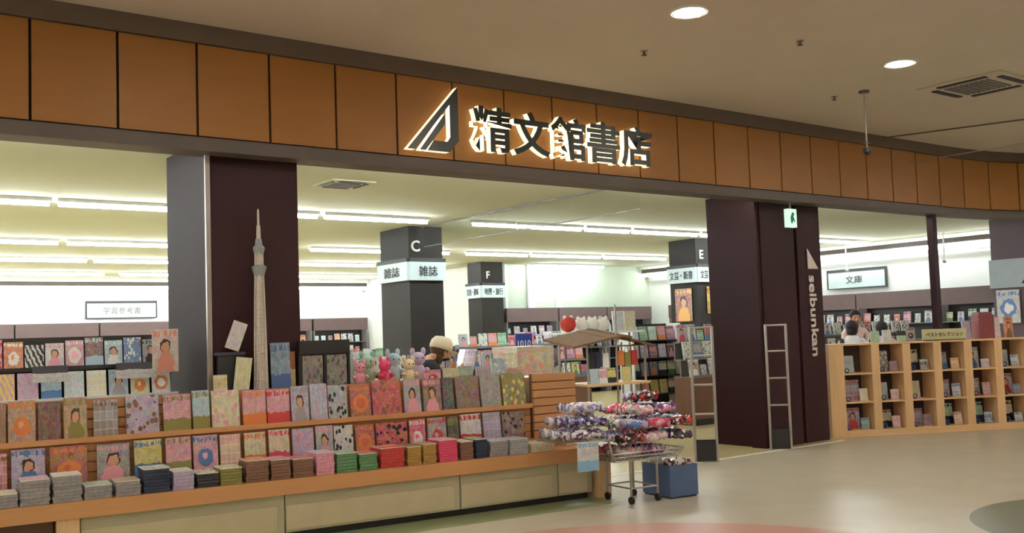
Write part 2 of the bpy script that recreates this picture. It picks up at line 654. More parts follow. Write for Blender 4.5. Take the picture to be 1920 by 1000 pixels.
# ------------------------------------------------------------------ the big shop sign on the fascia
sign = thing('store_sign', 'backlit black logo and five black characters mounted on the brown fascia', 'sign', (4.72, 0, 3.33))
M_face = plain('sign_face_black', (16, 20, 18), 0.4)
M_edge = emis('sign_edge_lit', (255, 246, 210), 1.1)
logo1 = [(0, 0), (0.085, 0), (0.485, 0.47), (0.485, 0.15), (0.45, 0.10), (0.29, 0.10), (0.22, 0.0), (0.47, 0), (0.58, 0.12), (0.58, 0.65)]
logo2 = [(0.135, 0), (0.20, 0), (0.425, 0.27), (0.425, 0.37)]
for poly in (logo1, logo2):
    lo = obj('logo', MB().prism(poly, -0.085, -0.015, 0), M_edge, sign)
    obj('logo_face', MB().prism(poly, -0.094, -0.086, 0), M_face, lo)
xs0 = 0.745
for i, ch in enumerate('精文館書店'):
    cx = xs0 + 0.245 + 0.497 * i
    body = fit_text(text_mesh(ch, 0.48, 0.035, 0.010, [M_edge]), 0.475, 0.455)
    o = link('character', body, sign, (cx, -0.05, 0.275), FRONT)
    fc = fit_text(text_mesh(ch, 0.48, 0.004, 0.010, [M_face]), 0.475, 0.455)
    link('character_face', fc, o, (0, 0, 0.040))

# pillar sign (vertical lettering with the same logo)
M_lw = plain('letter_silver', (226, 216, 212), 0.4)
vs = thing('pillar_sign', 'silver logo and vertical latin lettering on the dark brown pillar', 'sign', (11.16, 0.2, 1.13))
lg = [(-0.10, 1.17), (-0.10, 1.44), (0.12, 1.17)]
obj('logo', MB().prism(lg, -0.014, -0.002), M_lw, vs)
tm = fit_text(text_mesh('seibunkan', 0.2, 0.005, 0.004, [M_lw]), 1.08, 0.15)
link('lettering', tm, vs, (-0.02, -0.008, 0.54), (math.pi / 2, math.pi / 2, 0))

# wide sign on the far right pillar and a poster under it
fs = thing('pillar_sign', 'pale blue grey sign band with black logo on the far right pillar', 'sign', (17.28, 0.47, 2.08), -math.pi / 2)
obj('sign_board', MB().box(-0.46, 0.46, -0.02, 0.018, 0, 0.50), plain('sign_greyblue', (176, 188, 196), 0.5), fs)
obj('logo', MB().prism([(0.10, 0.06), (0.14, 0.06), (0.27, 0.27), (0.27, 0.12), (0.20, 0.12), (0.18, 0.06), (0.32, 0.06), (0.32, 0.40)], -0.03, -0.021), M_face, fs)
po = thing('poster', 'white poster with blue line drawing below the far right pillar sign', 'poster', (17.27, 0.63, 1.46), -math.pi / 2)
obj('print', MB().box(-0.2, 0.2, -0.012, 0.006, 0, 0.58, 0, 1), [M_white, cover((232, 234, 240), (110, 140, 200), 'ring')], po)
ex = thing('exit_sign', 'small pale green hanging guide light beside the dark brown pillar', 'sign', (10.62, 0.1, 2.83))
obj('lamp_box', MB().box(-0.09, 0.09, -0.03, 0.03, 0, 0.24), emis('guide_light', (206, 240, 220), 0.9), ex)
obj('pictogram', MB().prism([(-0.03, 0.05), (0.0, 0.05), (0.01, 0.10), (0.04, 0.06), (0.05, 0.08), (0.02, 0.14), (0.04, 0.18), (0.0, 0.20), (-0.04, 0.13)], -0.036, -0.031), plain('guide_green', (40, 150, 120), 0.5), ex)
obj('hook', MB().tube([(0, 0, 0.24), (0, 0, 0.33)], 0.012), M_chrome, ex)

# ------------------------------------------------------------------ store lights
def tube_fixture(x0, x1, y, where, zz=ZC):
    t = thing('fluorescent_light', 'white fluorescent batten %s' % where, 'light', ((x0 + x1) / 2, y, zz - 0.085), 0, 'fluorescent battens on the shop ceiling')
    h = (x1 - x0) / 2 - 0.01
    obj('housing', MB().box(-h, h, -0.06, 0.06, 0.045, 0.084), M_white, t)
    obj('tube', MB().tube([(-h + 0.02, 0, 0.02), (h - 0.02, 0, 0.02)], 0.026, 8), M_tube if y > 1 else emis('added_tube_dimmed', (250, 252, 246), 40.0), t)


ROWS = {0.40: [(-3.4, -0.4), (-0.3, 2.7), (3.9, 6.9), (7.0, 7.95), (8.25, 9.9), (11.6, 13.9)],  # first row is added out of view to brighten the front displays
        4.2: [(-7.6, -4.2), (-4.2, -0.83), (-0.79, 2.53), (2.57, 5.88), (5.93, 7.62), (8.38, 10.58), (10.62, 11.65), (11.69, 13.35), (13.39, 15.8), (15.85, 18.6)],
        8.65: [(-6.6, -3.2), (-3.1, 0.2), (0.3, 3.57), (3.65, 6.7), (7.82, 10.9), (11.27, 12.9), (12.95, 15.0), (15.05, 17.1)],
        11.9: [(-2.0, 1.3), (1.4, 4.77), (4.85, 8.0), (9.1, 11.0), (11.05, 12.9)],
        15.4: [(-1.0, 2.5), (2.6, 5.98), (6.27, 9.2), (9.9, 13.0)]}
WH = {0.40: 'added unseen just inside the fascia', 4.2: 'in the row before column C', 8.65: 'in the row between columns C and F', 11.9: 'in the row level with column F', 15.4: 'in the back wall row'}
for y, segs in ROWS.items():
    for (a, b) in segs:
        sd = ''
        if y == 4.2:
            sd = ' left of the smoke screen' if b < 8 else ' right of the smoke screen' if a < 13 else ' near column E'
        elif y == 8.65:
            sd = ' over the left gondola bay' if b < 7 else ' beyond column C'
        elif y > 9:
            sd = ' left of the front pillar' if b < 8.1 else ' behind column C'
        tube_fixture(a, b, y, WH[y] + sd)
tube_fixture(14.9, 17.3, 11.1, 'before the cream wall', 3.29)
for i, (a, b) in enumerate(((-8.5, 2.0), (2.1, 8.0), (8.1, 13.8))):
    cl = thing('cove_light', 'lit white cove strip above the back wall bookcases', 'light', ((a + b) / 2, 17.78, 3.03), 0, 'cove lights along the shop walls')
    h = (b - a) / 2
    obj('diffuser', MB().box(-h, h, -0.03, 0.03, 0, 0.075), M_cove, cl)
    obj('housing', MB().box(-h, h, -0.035, 0.035, 0.076, 0.088), M_white, cl)
for i, (a, b) in enumerate(((-2.5, 2.0), (2.1, 6.5), (6.6, 11.4))):
    cl = thing('cove_light', 'lit white cove strip above the right wall bookcases', 'light', (19.18, (a + b) / 2, 3.03), -math.pi / 2, 'cove lights along the shop walls')
    h = (b - a) / 2
    obj('diffuser', MB().box(-h, h, -0.03, 0.03, 0, 0.075), M_cove, cl)
    obj('housing', MB().box(-h, h, -0.035, 0.035, 0.076, 0.088), M_white, cl)

# mall ceiling lights
for ix in range(-3, 5):
    for iy in range(4):
        x, y = 6.11 + 3.13 * ix, -2.40 - 3.1 * iy
        inview = (ix in (0, 1) and iy == 0)
        d = thing('downlight', 'round glowing recessed downlight in the mall ceiling', 'light', (x, y, ZM - 0.012), 0, 'downlights in the mall ceiling')
        obj('lens', MB().lathe([(0.125, 0.0), (0.125, 0.006)], 24), M_down, d)
        obj('ring', MB().lathe([(0.128, 0.0), (0.155, -0.006), (0.165, 0.0), (0.165, 0.0115), (0.128, 0.0115)], 24), M_white, d)

# air-conditioning cassette in the mall ceiling and one in the shop ceiling
def cassette(lbl, x, y, z, rz, mt, s=1.0):
    a = thing('air_conditioner', lbl, 'air conditioner', (x, y, z), rz)
    obj('cover_plate', MB().box(-0.48 * s, 0.48 * s, -0.48 * s, 0.48 * s, -0.015, 0.0), mt, a)
    g = MB()
    for i in range(9):
        yy = -0.24 * s + i * 0.06 * s
        g.box(-0.26 * s, 0.26 * s, yy, yy + 0.035 * s, -0.027, -0.016)
    obj('grille', g, M_shelfgrey, a)
    for q in range(4):
        an = q * math.pi / 2
        c, sn = math.cos(an), math.sin(an)
        obj('louver', MB().obox((0.38 * s * c, 0.38 * s * sn, -0.021), (0.035 * s * c, 0.035 * s * sn, 0), (-0.28 * s * sn, 0.28 * s * c, 0), (0, 0, 0.005)), M_dark, a)


cassette('beige square ceiling air conditioner with dark louvers near the downlights', 10.95, -2.33, ZM - 0.002, 0.0, M_mallceil)
cassette('grey square ceiling air conditioner above the shop floor', 5.05, 1.85, ZC - 0.002, 0.0, M_storeceil, 0.55)
cassette('small dim ceiling air conditioner near column E', 13.3, 3.0, ZC - 0.002, 0.0, M_storeceil, 0.5)

# hanging rod with camera in the mall, sprinklers, overhead wires
hr = thing('ceiling_rod', 'thin dark rod with small black sensor hanging from the mall ceiling', 'ceiling fitting', (9.98, -1.49, ZM - 0.003))
obj('flange', MB().lathe([(0.06, -0.02), (0.06, 0.0)], 12), M_trim, hr)
obj('rod', MB().tube([(0, 0, -0.02), (0, 0, -0.66)], 0.011), M_chrome, hr)
obj('crossbar', MB().tube([(-0.07, 0, -0.60), (0.07, 0, -0.60)], 0.01), M_trim, hr)
obj('sensor', MB().lathe([(0.012, -0.74), (0.045, -0.71), (0.045, -0.67), (0.02, -0.66)], 12), M_dark, hr)
for (x, y) in ((6.60, -1.36), (7.66, -2.35), (9.9, -1.15)):
    sp_ = thing('sprinkler', 'tiny dark sprinkler head on the mall ceiling', 'sprinkler', (x, y, ZM - 0.002), 0, 'sprinkler heads on the mall ceiling')
    obj('rosette', MB().lathe([(0.035, -0.01), (0.035, 0.0)], 12), M_chrome, sp_)
    obj('nozzle', MB().lathe([(0.018, -0.045), (0.03, -0.04), (0.012, -0.03), (0.012, -0.01)], 10), M_trim, sp_)
tag(obj('wire', MB().tube([(12.6, -0.06, 4.17), (13.6, -2.9, 4.16)], 0.010, 6), M_trim), 'thin dark wire stretched under the mall ceiling', 'wire')
tag(obj('wire', MB().tube([(13.2, -0.06, 3.86), (13.3, -2.6, 3.86)], 0.008, 6), M_chrome), 'thin pale wire stretched in front of the brown fascia', 'wire')
for (x, y, z1, lb) in ((13.9, 2.2, 2.78, 'white hanging rod between the dark pillar and the mullion'), (18.4, 4.6, 2.72, 'white hanging rod before the right wall sign'), (18.6, 2.5, 2.75, 'white hanging rod before the right wall beside the far pillar')):
    pr = thing('ceiling_rod', lb, 'ceiling fitting', (x, y, ZC - 0.002))
    obj('rod', MB().tube([(0, 0, 0), (0, 0, z1 - ZC)], 0.014), M_white, pr)
    obj('sensor', MB().ell((0, 0, z1 - ZC - 0.03), 0.04, 0.04, 0.035, 10, 6), M_chrome, pr)

# hanging glass smoke screen across the shop
M_glass = NG('smoke_screen_glass')
M_glass.p.inputs['Transmission Weight'].default_value = 1.0
M_glass.p.inputs['Roughness'].default_value = 0.02
M_glass.p.inputs['IOR'].default_value = 1.05
M_glass.p.inputs['Base Color'].default_value = (0.93, 0.97, 0.94, 1)
ss = thing('smoke_screen', 'clear hanging glass smoke screen under the shop ceiling', 'smoke screen', (7.48, 0.3, 2.98))
for i in range(4):
    y0 = i * 1.205
    obj('pane', MB().box(-0.004 + 0.62, 0.004 + 0.62, y0 + 0.01, y0 + 1.195, 0.0, 0.30), M_glass.mat, ss)
obj('mount_rail', MB().box(0.605, 0.635, 0.0, 4.82, 0.301, 0.319), M_shelfgrey, ss)
obj('edge_rail', MB().box(0.612, 0.628, 0.0, 4.82, -0.012, -0.001), M_shelfgrey, ss)

# wall signs
ws = thing('wall_sign', 'white framed wall sign reading study guides in Japanese above the back bookcases', 'sign', (7.02, 17.93, 2.31))
obj('sign_board', MB().box(-0.84, 0.84, -0.02, 0.03, 0.02, 0.38), M_signface, ws)
obj('frame', MB().box(-0.87, 0.87, -0.03, 0.03, 0.382, 0.44).box(-0.87, -0.842, -0.03, 0.03, 0, 0.38).box(0.842, 0.87, -0.03, 0.03, 0, 0.38).box(-0.84, 0.84, -0.03, 0.03, 0, 0.018), M_ink, ws)
link('lettering', fit_text(text_mesh('学習参考書', 0.2, 0.003, 0.0, [M_shelfgrey]), 0.92, 0.17), ws, (0.0, -0.024, 0.2), FRONT)
ws = thing('wall_sign', 'white framed wall sign reading paperbacks in Japanese on the right wall', 'sign', (19.33, 5.0, 2.33), -math.pi / 2)
obj('sign_board', MB().box(-0.72, 0.72, -0.02, 0.03, 0.02, 0.38), M_signface, ws)
obj('frame', MB().box(-0.75, 0.75, -0.03, 0.03, 0.382, 0.44).box(-0.75, -0.722, -0.03, 0.03, 0, 0.38).box(0.722, 0.75, -0.03, 0.03, 0, 0.38).box(-0.72, 0.72, -0.03, 0.03, 0, 0.018), M_ink, ws)
link('lettering', fit_text(text_mesh('文庫', 0.2, 0.003, 0.0, [M_ink]), 0.42, 0.17), ws, (-0.05, -0.024, 0.2), FRONT)

# ------------------------------------------------------------------ books and magazines
def book_mesh(w, t, h, nm):
    b = MB()
    e = 0.006
    b.box(-w / 2, w / 2, -t, -t + 0.004, 0, h, 0, 0)                  # front board, uv on it
    b.box(-w / 2, w / 2, -0.004, 0, 0, h, 0)                          # back board
    b.box(-w / 2, -w / 2 + 0.004, -t + 0.004, -0.004, 0, h, 0)        # spine
    b.box(-w / 2 + 0.004, w / 2 - e, -t + 0.004, -0.004, e * 0.5, h - e, 1)   # pages
    return b.mesh(nm, [M_paper, M_paper])


BOOK = {k: book_mesh(*v, 'book') for k, v in {'a': (0.165, 0.026, 0.235), 'b': (0.13, 0.022, 0.19), 'c': (0.21, 0.03, 0.285)}.items()}
MAGM = {}


def magazine(name, w, h, t, mat):
    key = (round(w, 2), round(h, 2), round(t, 3))
    if key not in MAGM:
        MAGM[key] = book_mesh(key[0], key[2], key[1], 'magazine')
    o = bpy.data.objects.new(name, MAGM[key])
    C.objects.link(o)
    o.material_slots[0].link = 'OBJECT'
    o.material_slots[0].material = mat
    return o


def book(kind, mat, loc, rz, tilt, label, group, cat='book', name='book'):
    o = bpy.data.objects.new(name, BOOK[kind])
    C.objects.link(o)
    o.material_slots[0].link = 'OBJECT'
    o.material_slots[0].material = mat
    o.location = loc
    o.rotation_euler = (-tilt, 0, rz)
    tag(o, label, cat, group)
    return o


CN = {'white': (232, 232, 228), 'pale blue': (176, 204, 220), 'blue': (86, 124, 176), 'pink': (228, 160, 176), 'red': (196, 66, 60), 'pale green': (170, 206, 180), 'green': (96, 140, 96),
      'yellow': (226, 206, 110), 'cream': (230, 216, 180), 'lilac': (190, 176, 206), 'dark navy': (40, 48, 70), 'orange': (220, 130, 70), 'brown': (128, 92, 72), 'grey': (160, 156, 156), 'black': (38, 36, 38), 'rust': (170, 84, 56), 'olive': (136, 130, 70), 'tan': (186, 150, 116), 'maroon': (112, 50, 50), 'silver': (176, 180, 184), 'hot pink': (224, 78, 116), 'gold': (176, 140, 70)}
MO = {'figure': 'a pictured person', 'disc': 'a round patch', 'ring': 'a ring', 'lower': 'a lower panel', 'upper': 'an upper panel', 'grid': 'small picture squares', 'floral': 'speckled flowers', 'plain': 'plain print', 'stripes': 'slanting stripes'}


def cov(a, b, mo):
    return cover(CN[a], CN[b], mo)


# ------------------------------------------------------------------ front magazine counter
PH = 0.11
O_ = Vector((3.25, -0.63, 0))
D_ = Vector((math.cos(PH), -math.sin(PH), 0))
N_ = Vector((math.sin(PH), math.cos(PH), 0))


def cp(u, v, z):
    return O_ + D_ * u + N_ * v + Vector((0, 0, z))


ct = thing('display_counter', 'long beech and beige magazine display counter in front of the shop', 'counter', O_, -PH)
obj('ledge', MB().box(-2.75, 2.93, 0.0, 0.46, 0.362, 0.48), M_ledge, ct)
for (a, b) in ((-1.52, -0.045), (-0.035, 1.505), (1.515, 2.515), (2.525, 2.90)):
    kp = obj('kick_panel', MB().box(a, b, 0.05, 0.07, 0.06, 0.36), M_kick, ct)
    obj('inset', MB().box(a + 0.004, b - 0.06, 0.042, 0.049, 0.08, 0.27), plain('kick_inset_cream', (204, 190, 156), 0.6), kp)
obj('end_post', MB().box(-1.68, -1.53, 0.02, 0.10, 0.0, 0.36), M_oakv, ct)
obj('recess', MB().box(-2.75, -1.69, 0.12, 0.16, 0.0, 0.36), M_cabinet, ct)
obj('end_post', MB().box(2.94, 3.10, 0.02, 0.22, 0.0, 0.47), M_oakv, ct)
obj('plinth', MB().box(-1.5, 2.88, 0.10, 0.70, 0.0, 0.06), M_dark, ct)
obj('carcass', MB().box(-2.72, 2.88, 0.47, 0.72, 0.062, 0.85).box(-2.72, 2.88, 0.605, 0.72, 0.851, 1.099).box(0.6, 2.88, 0.721, 0.98, 0.062, 1.099), M_kick, ct)
obj('back_deck', MB().box(-0.55, 2.92, 0.601, 0.735, 1.10, 1.13).box(0.58, 2.92, 0.736, 1.02, 1.10, 1.13), M_ledge, ct)
for i in range(9):
    z0 = 0.485 + i * 0.0765
    obj('slat', MB().box(2.50, 2.98, 0.40 - 0.012, 0.42, z0, z0 + 0.068), M_slat, ct)
obj('slat_backing', MB().box(2.50, 2.97, 0.421, 0.468, 0.481, 1.17), M_cabinet, ct)
for i in range(4):
    z0 = 0.87 + i * 0.0765
    obj('slat', MB().box(-2.7, 2.49, 0.545 - 0.012, 0.56, z0, z0 + 0.068), M_slat, ct)
obj('upper_backing', MB().box(-2.7, 2.49, 0.561, 0.60, 1.101, 1.17), M_cabinet, ct)
for i in range(5):
    z0 = 0.481 + i * 0.0765
    obj('slat', MB().box(-2.7, 2.49, 0.446, 0.469, z0, z0 + 0.068), M_slat, ct)
obj('rack_shelf', MB().box(-2.7, 2.49, 0.40, 0.53, 0.855, 0.868).box(-2.7, 2.49, 0.392, 0.40, 0.855, 0.895), M_ledge, ct)
obj('rack_shelf', MB().box(-2.7, 2.49, 0.315, 0.445, 0.535, 0.548).box(-2.7, 2.49, 0.307, 0.315, 0.535, 0.575), M_ledge, ct)

R1 = [(-2.141, -1.963), (-1.956, -1.767), (-1.76, -1.594), (-1.587, -1.413), (-1.375, -1.197), (-1.147, -0.89), (-0.87, -0.646), (-0.646, -0.5), (-0.496, -0.264), (-0.243, -0.044), (-0.044, 0.16), (0.16, 0.322), (0.322, 0.487), (0.487, 0.67), (0.689, 0.887), (0.887, 1.172), (1.193, 1.365), (1.381, 1.568), (1.579, 1.699), (1.716, 1.967), (1.978, 2.196), (2.208, 2.461)]
C1 = [('brown', 'tan', 'grid'), ('tan', 'orange', 'disc'), ('maroon', 'brown', 'floral'), ('tan', 'olive', 'figure'), ('silver', 'brown', 'grid'), ('lilac', 'brown', 'floral'), ('pink', 'olive', 'lower'), ('pale blue', 'olive', 'lower'), ('cream', 'pink', 'floral'), ('pink', 'orange', 'lower'), ('pink', 'red', 'lower'), ('lilac', 'grey', 'figure'), ('lilac', 'pale blue', 'floral'), ('silver', 'black', 'floral'), ('rust', 'orange', 'ring'), ('red', 'brown', 'floral'), ('silver', 'pink', 'figure'), ('brown', 'pink', 'figure'), ('black', 'grey', 'plain'), ('brown', 'grey', 'plain'), ('grey', 'brown', 'plain'), ('olive', 'yellow', 'floral')]
R2 = [(-2.112, -1.959), (-1.942, -1.712), (-1.691, -1.427), (-1.371, -1.126), (-1.107, -0.892), (-0.872, -0.671), (-0.663, -0.464), (-0.456, -0.282), (-0.265, -0.078), (-0.064, 0.123), (0.132, 0.329), (0.338, 0.497), (0.502, 0.679), (0.693, 0.874), (0.884, 1.181), (1.197, 1.363), (1.373, 1.564), (1.575, 1.694), (1.704, 1.925), (1.936, 2.128), (2.14, 2.389)]
C2 = [('pink', 'brown', 'grid'), ('lilac', 'blue', 'figure'), ('rust', 'orange', 'disc'), ('grey', 'pink', 'figure'), ('yellow', 'blue', 'lower'), ('pink', 'olive', 'lower'), ('pink', 'blue', 'disc'), ('cream', 'pink', 'grid'), ('cream', 'orange', 'lower'), ('cream', 'hot pink', 'lower'), ('lilac', 'pink', 'floral'), ('silver', 'pink', 'figure'), ('white', 'black', 'floral'), ('rust', 'orange', 'ring'), ('red', 'black', 'floral'), ('hot pink', 'white', 'disc'), ('grey', 'red', 'disc'), ('black', 'olive', 'grid'), ('white', 'red', 'lower'), ('lilac', 'grey', 'grid'), ('brown', 'black', 'floral')]


def mag_label(a, b, mo, tail):
    return '%s magazine with %s %s %s' % (a, b, MO[mo].replace('a ', '', 1) if MO[mo].startswith('a ') else MO[mo].replace('an ', '', 1) if MO[mo].startswith('an ') else MO[mo], tail)


for (spans, cols, v, z, tl, tail, grp) in ((R1, C1, 0.484, 0.869, 0.13, 'in the upper rack of the front counter', 'magazines in the upper counter rack'),
                                          (R2, C2, 0.388, 0.549, 0.12, 'in the lower rack of the front counter', 'magazines in the lower counter rack')):
    for (a, b), (c1, c2, mo) in zip(spans, cols):
        w = min(0.30, b - a - 0.012)
        h = random.uniform(0.285, 0.32) if v > 0.45 else random.uniform(0.27, 0.292)
        o = magazine('magazine', w, h, 0.012 + 0.02 * random.random(), cov(c1, c2, mo))
        o.location = cp((a + b) / 2, v, z + 0.001)
        o.rotation_euler = (-tl, 0, -PH + random.uniform(-0.02, 0.02))
        tag(o, mag_label(c1, c2, mo, tail), 'magazine', grp)

PL = [(-2.125, -1.917), (-1.911, -1.713), (-1.706, -1.506), (-1.499, -1.303), (-1.292, -1.112), (-1.098, -0.902), (-0.894, -0.732), (-0.716, -0.549), (-0.541, -0.367), (-0.346, -0.158), (-0.154, 0.012), (0.021, 0.201), (0.214, 0.375), (0.389, 0.572), (0.582, 0.751), (0.77, 0.992), (1.011, 1.15), (1.16, 1.296), (1.311, 1.496), (1.517, 1.653), (1.664, 1.792), (1.808, 1.999), (2.01, 2.211), (2.234, 2.499)]
PC = [('grey', 'cream', 'plain', .09), ('grey', 'pink', 'grid', .17), ('grey', 'white', 'plain', .18), ('grey', 'pale green', 'floral', .09), ('grey', 'tan', 'plain', .10), ('dark navy', 'white', 'grid', .17), ('lilac', 'white', 'plain', .13), ('black', 'cream', 'floral', .10), ('olive', 'cream', 'floral', .12), ('brown', 'orange', 'floral', .16), ('brown', 'pink', 'grid', .15), ('brown', 'red', 'floral', .14), ('pink', 'lilac', 'plain', .17), ('green', 'pale green', 'floral', .15), ('green', 'red', 'plain', .13), ('red', 'orange', 'lower', .16), ('gold', 'black', 'grid', .15), ('gold', 'brown', 'grid', .16), ('hot pink', 'pink', 'floral', .18), ('brown', 'cream', 'grid', .15), ('dark navy', 'green', 'plain', .16), ('grey', 'lilac', 'grid', .13), ('silver', 'grey', 'grid', .13), ('cream', 'white', 'floral', .07)]


def pile_mat(c):
    k = ('pile', c)
    if k not in _M:
        g = NG('pile_edge_%s' % c)
        tc = g.n('ShaderNodeTexCoord')
        sp = g.n('ShaderNodeSeparateXYZ')
        g.put(sp.inputs[0], tc.outputs['Object'])
        nb = g.noise(tc.outputs['Object'], 30.0, 3.0)
        B = srgb(*CN[c])
        col = g.mix(nb.outputs['Fac'], tuple(x * 0.5 for x in B[:3]) + (1,), tuple(min(1, x * 1.3) for x in B[:3]) + (1,))
        g.col(col)
        g.set(0.7)
        _M[k] = g.mat
    return _M[k]


for (a, b), (c1, c2, mo, h) in zip(PL, PC):
    w = b - a - 0.014
    dp = 0.235
    mb = MB()
    n = max(3, int(h / 0.022))
    for i in range(n):
        j, j2 = random.uniform(-0.005, 0.005), random.uniform(-0.004, 0.006)
        z0 = h * i / n
        mb.box(-w / 2 + j, w / 2 + j, 0.0 + j2, dp + j2, z0, z0 + h / n - 0.0015)
    pt = thing('magazine_pile', 'pile of %s edged magazines with %s top cover on the counter ledge' % (c1, c2), 'magazine pile', cp((a + b) / 2, 0.035, 0.481), -PH, 'magazine piles along the counter ledge')
    o = obj('stacked_magazines', mb, pile_mat(c1), pt)
    tp = MB()
    tp.face([(-w / 2, 0, h + 0.008), (w / 2, 0, h + 0.008), (w / 2, dp, h + 0.008), (-w / 2, dp, h + 0.008)], 0, [(0, 0), (1, 0), (1, 1), (0, 1)])
    tp.box(-w / 2, w / 2, 0, dp, h, h + 0.0078, 1)
    obj('top_magazine', tp, [cov(c2, c1, mo), M_paper], pt)

# ------------------------------------------------------------------ things on the counter's back deck
ZD = 1.131
tw = thing('tower_model', 'tall pale model of a broadcasting tower on the counter deck', 'model', cp(-0.03, 0.668, ZD), -PH)
M_tower = plain('tower_white', (206, 196, 182), 0.5, var=0.2, scale=40)
M_tower2 = plain('tower_glass', (150, 158, 160), 0.4)
shaft = MB()
prof = [(0.0, 0.058), (0.12, 0.056), (0.30, 0.053), (0.50, 0.050), (0.70, 0.046), (0.90, 0.042), (1.10, 0.036), (1.20, 0.034)]
for k in range(6):
    a0 = 2 * math.pi * k / 6
    pts = [(r * math.cos(a0 + 0.25 * z), r * math.sin(a0 + 0.25 * z), z) for z, r in prof]
    shaft.tube(pts, 0.007, 6)
for lv in range(16):
    z0 = 0.04 + lv * 0.075
    r = next(r0 + (r1 - r0) * (z0 - za) / (zb - za) for (za, r0), (zb, r1) in zip(prof[:-1], prof[1:]) if za <= z0 <= zb)
    ring = [(r * math.cos(2 * math.pi * k / 12), r * math.sin(2 * math.pi * k / 12), z0) for k in range(12)]
    shaft.tube(ring, 0.004, 5, 0, True)
obj('lattice', shaft, M_tower, tw)
obj('core', MB().lathe([(r * 0.84, z) for z, r in prof], 12), M_tower, tw)
obj('lower_deck', MB().lathe([(0.040, 0.99), (0.056, 1.04), (0.064, 1.07), (0.045, 1.085)], 18), M_tower2, tw)
obj('upper_deck', MB().lathe([(0.036, 1.18), (0.046, 1.21), (0.050, 1.235), (0.03, 1.26), (0.026, 1.31)], 18), M_tower2, tw)
obj('antenna', MB().lathe([(0.020, 1.30), (0.017, 1.42), (0.011, 1.43), (0.009, 1.55), (0.003, 1.57)], 10), M_tower, tw)
sp_ = tag(magazine('display_card', 0.17, 0.42, 0.012, cover((120, 150, 176), (76, 100, 150), 'lower')), 'blue grey display card leaning at the foot of the tower model', 'display card')
sp_.location = cp(0.14, 0.66, ZD + 0.001)
sp_.rotation_euler = (-0.08, 0, -PH)
yc = tag(magazine('display_card', 0.10, 0.34, 0.012, cover((226, 214, 130), (170, 110, 70), 'upper')), 'yellow display card beside the tower model', 'display card')
yc.location = cp(0.232, 0.715, ZD + 0.001)
yc.rotation_euler = (-0.05, 0, -PH - 0.1)
# leaflet rack with black frame
lr = thing('leaflet_rack', 'black framed leaflet rack with two grey pockets on the counter', 'rack', cp(0.53, 0.675, ZD), -PH)
obj('header', MB().box(-0.23, 0.23, -0.035, 0.035, 0.31, 0.43), M_dark, lr)
obj('frame', MB().box(-0.23, -0.21, -0.03, 0.03, 0, 0.31).box(-0.01, 0.01, -0.03, 0.03, 0, 0.31).box(0.21, 0.23, -0.03, 0.03, 0, 0.31).box(-0.23, 0.23, 0.02, 0.03, 0, 0.31), M_dark, lr)
for s in (-1, 1):
    obj('leaflet', MB().box(s * 0.11 - 0.092, s * 0.11 + 0.092, -0.022, -0.004, 0.01, 0.30, 0, 1), [M_paper, cover((132, 124, 118), (96, 88, 92), 'floral')], lr)
# black box with white booklet, yellow booklet
bb = thing('display_box', 'black display box holding a tilted white booklet beside the tower model', 'box', cp(-0.27, 0.69, ZD), -PH)
obj('box_body', MB().box(-0.12, 0.10, -0.02, 0.035, 0, 0.33), M_dark, bb)
obj('lid', MB().box(-0.14, 0.11, -0.03, 0.04, 0.331, 0.355), plain('box_lid_blueblack', (48, 52, 70), 0.4), bb)
o = tag(magazine('booklet', 0.12, 0.24, 0.015, cover((238, 232, 236), (214, 190, 200), 'plain')), 'white booklet tilted on top of the black display box', 'booklet')
o.location = cp(-0.27, 0.695, ZD + 0.378)
o.rotation_euler = (0, 0.35, -PH)
o = tag(magazine('booklet', 0.13, 0.30, 0.02, cover((236, 232, 180), (240, 240, 220), 'plain')), 'bright pale yellow booklet standing before the black display box', 'booklet')
o.location = cp(-0.215, 0.64, ZD + 0.010)
o.rotation_euler = (0, 0.12, -PH)
o = tag(magazine('booklet', 0.11, 0.17, 0.02, cover((224, 208, 140), (230, 226, 220), 'lower')), 'small yellow and white booklet at the left of the counter deck', 'booklet')
o.location = cp(-0.38, 0.64, ZD + 0.001)
o.rotation_euler = (-0.08, 0, -PH)

# small soft toys and packets between rack and reading man
def toy(u, v, c, s, label):
    t = thing('soft_toy', label, 'soft toy', cp(u, v, ZD), -PH + random.uniform(-0.4, 0.4), 'soft toys on the counter deck')
    mt = plain('plush_' + c.replace(' ', '_'), CN[c], 0.95, var=0.2, scale=60)
    obj('body', MB().ell((0, 0, 0.075 * s), 0.06 * s, 0.052 * s, 0.075 * s), mt, t, smooth=True)
    obj('head', MB().ell((0, -0.01, 0.18 * s), 0.058 * s, 0.055 * s, 0.052 * s), mt, t, smooth=True)
    for q in (-1, 1):
        obj('ear', MB().ell((q * 0.042 * s, -0.005, 0.235 * s), 0.02 * s, 0.012 * s, 0.03 * s, 8, 6), mt, t, smooth=True)
        obj('eye', MB().ell((q * 0.022 * s, -0.064 * s, 0.185 * s), 0.007, 0.005, 0.008, 6, 4), M_dark, t)
        obj('arm', MB().ell((q * 0.062 * s, -0.03 * s, 0.095 * s), 0.02 * s, 0.035 * s, 0.02 * s, 8, 6), mt, t, smooth=True)


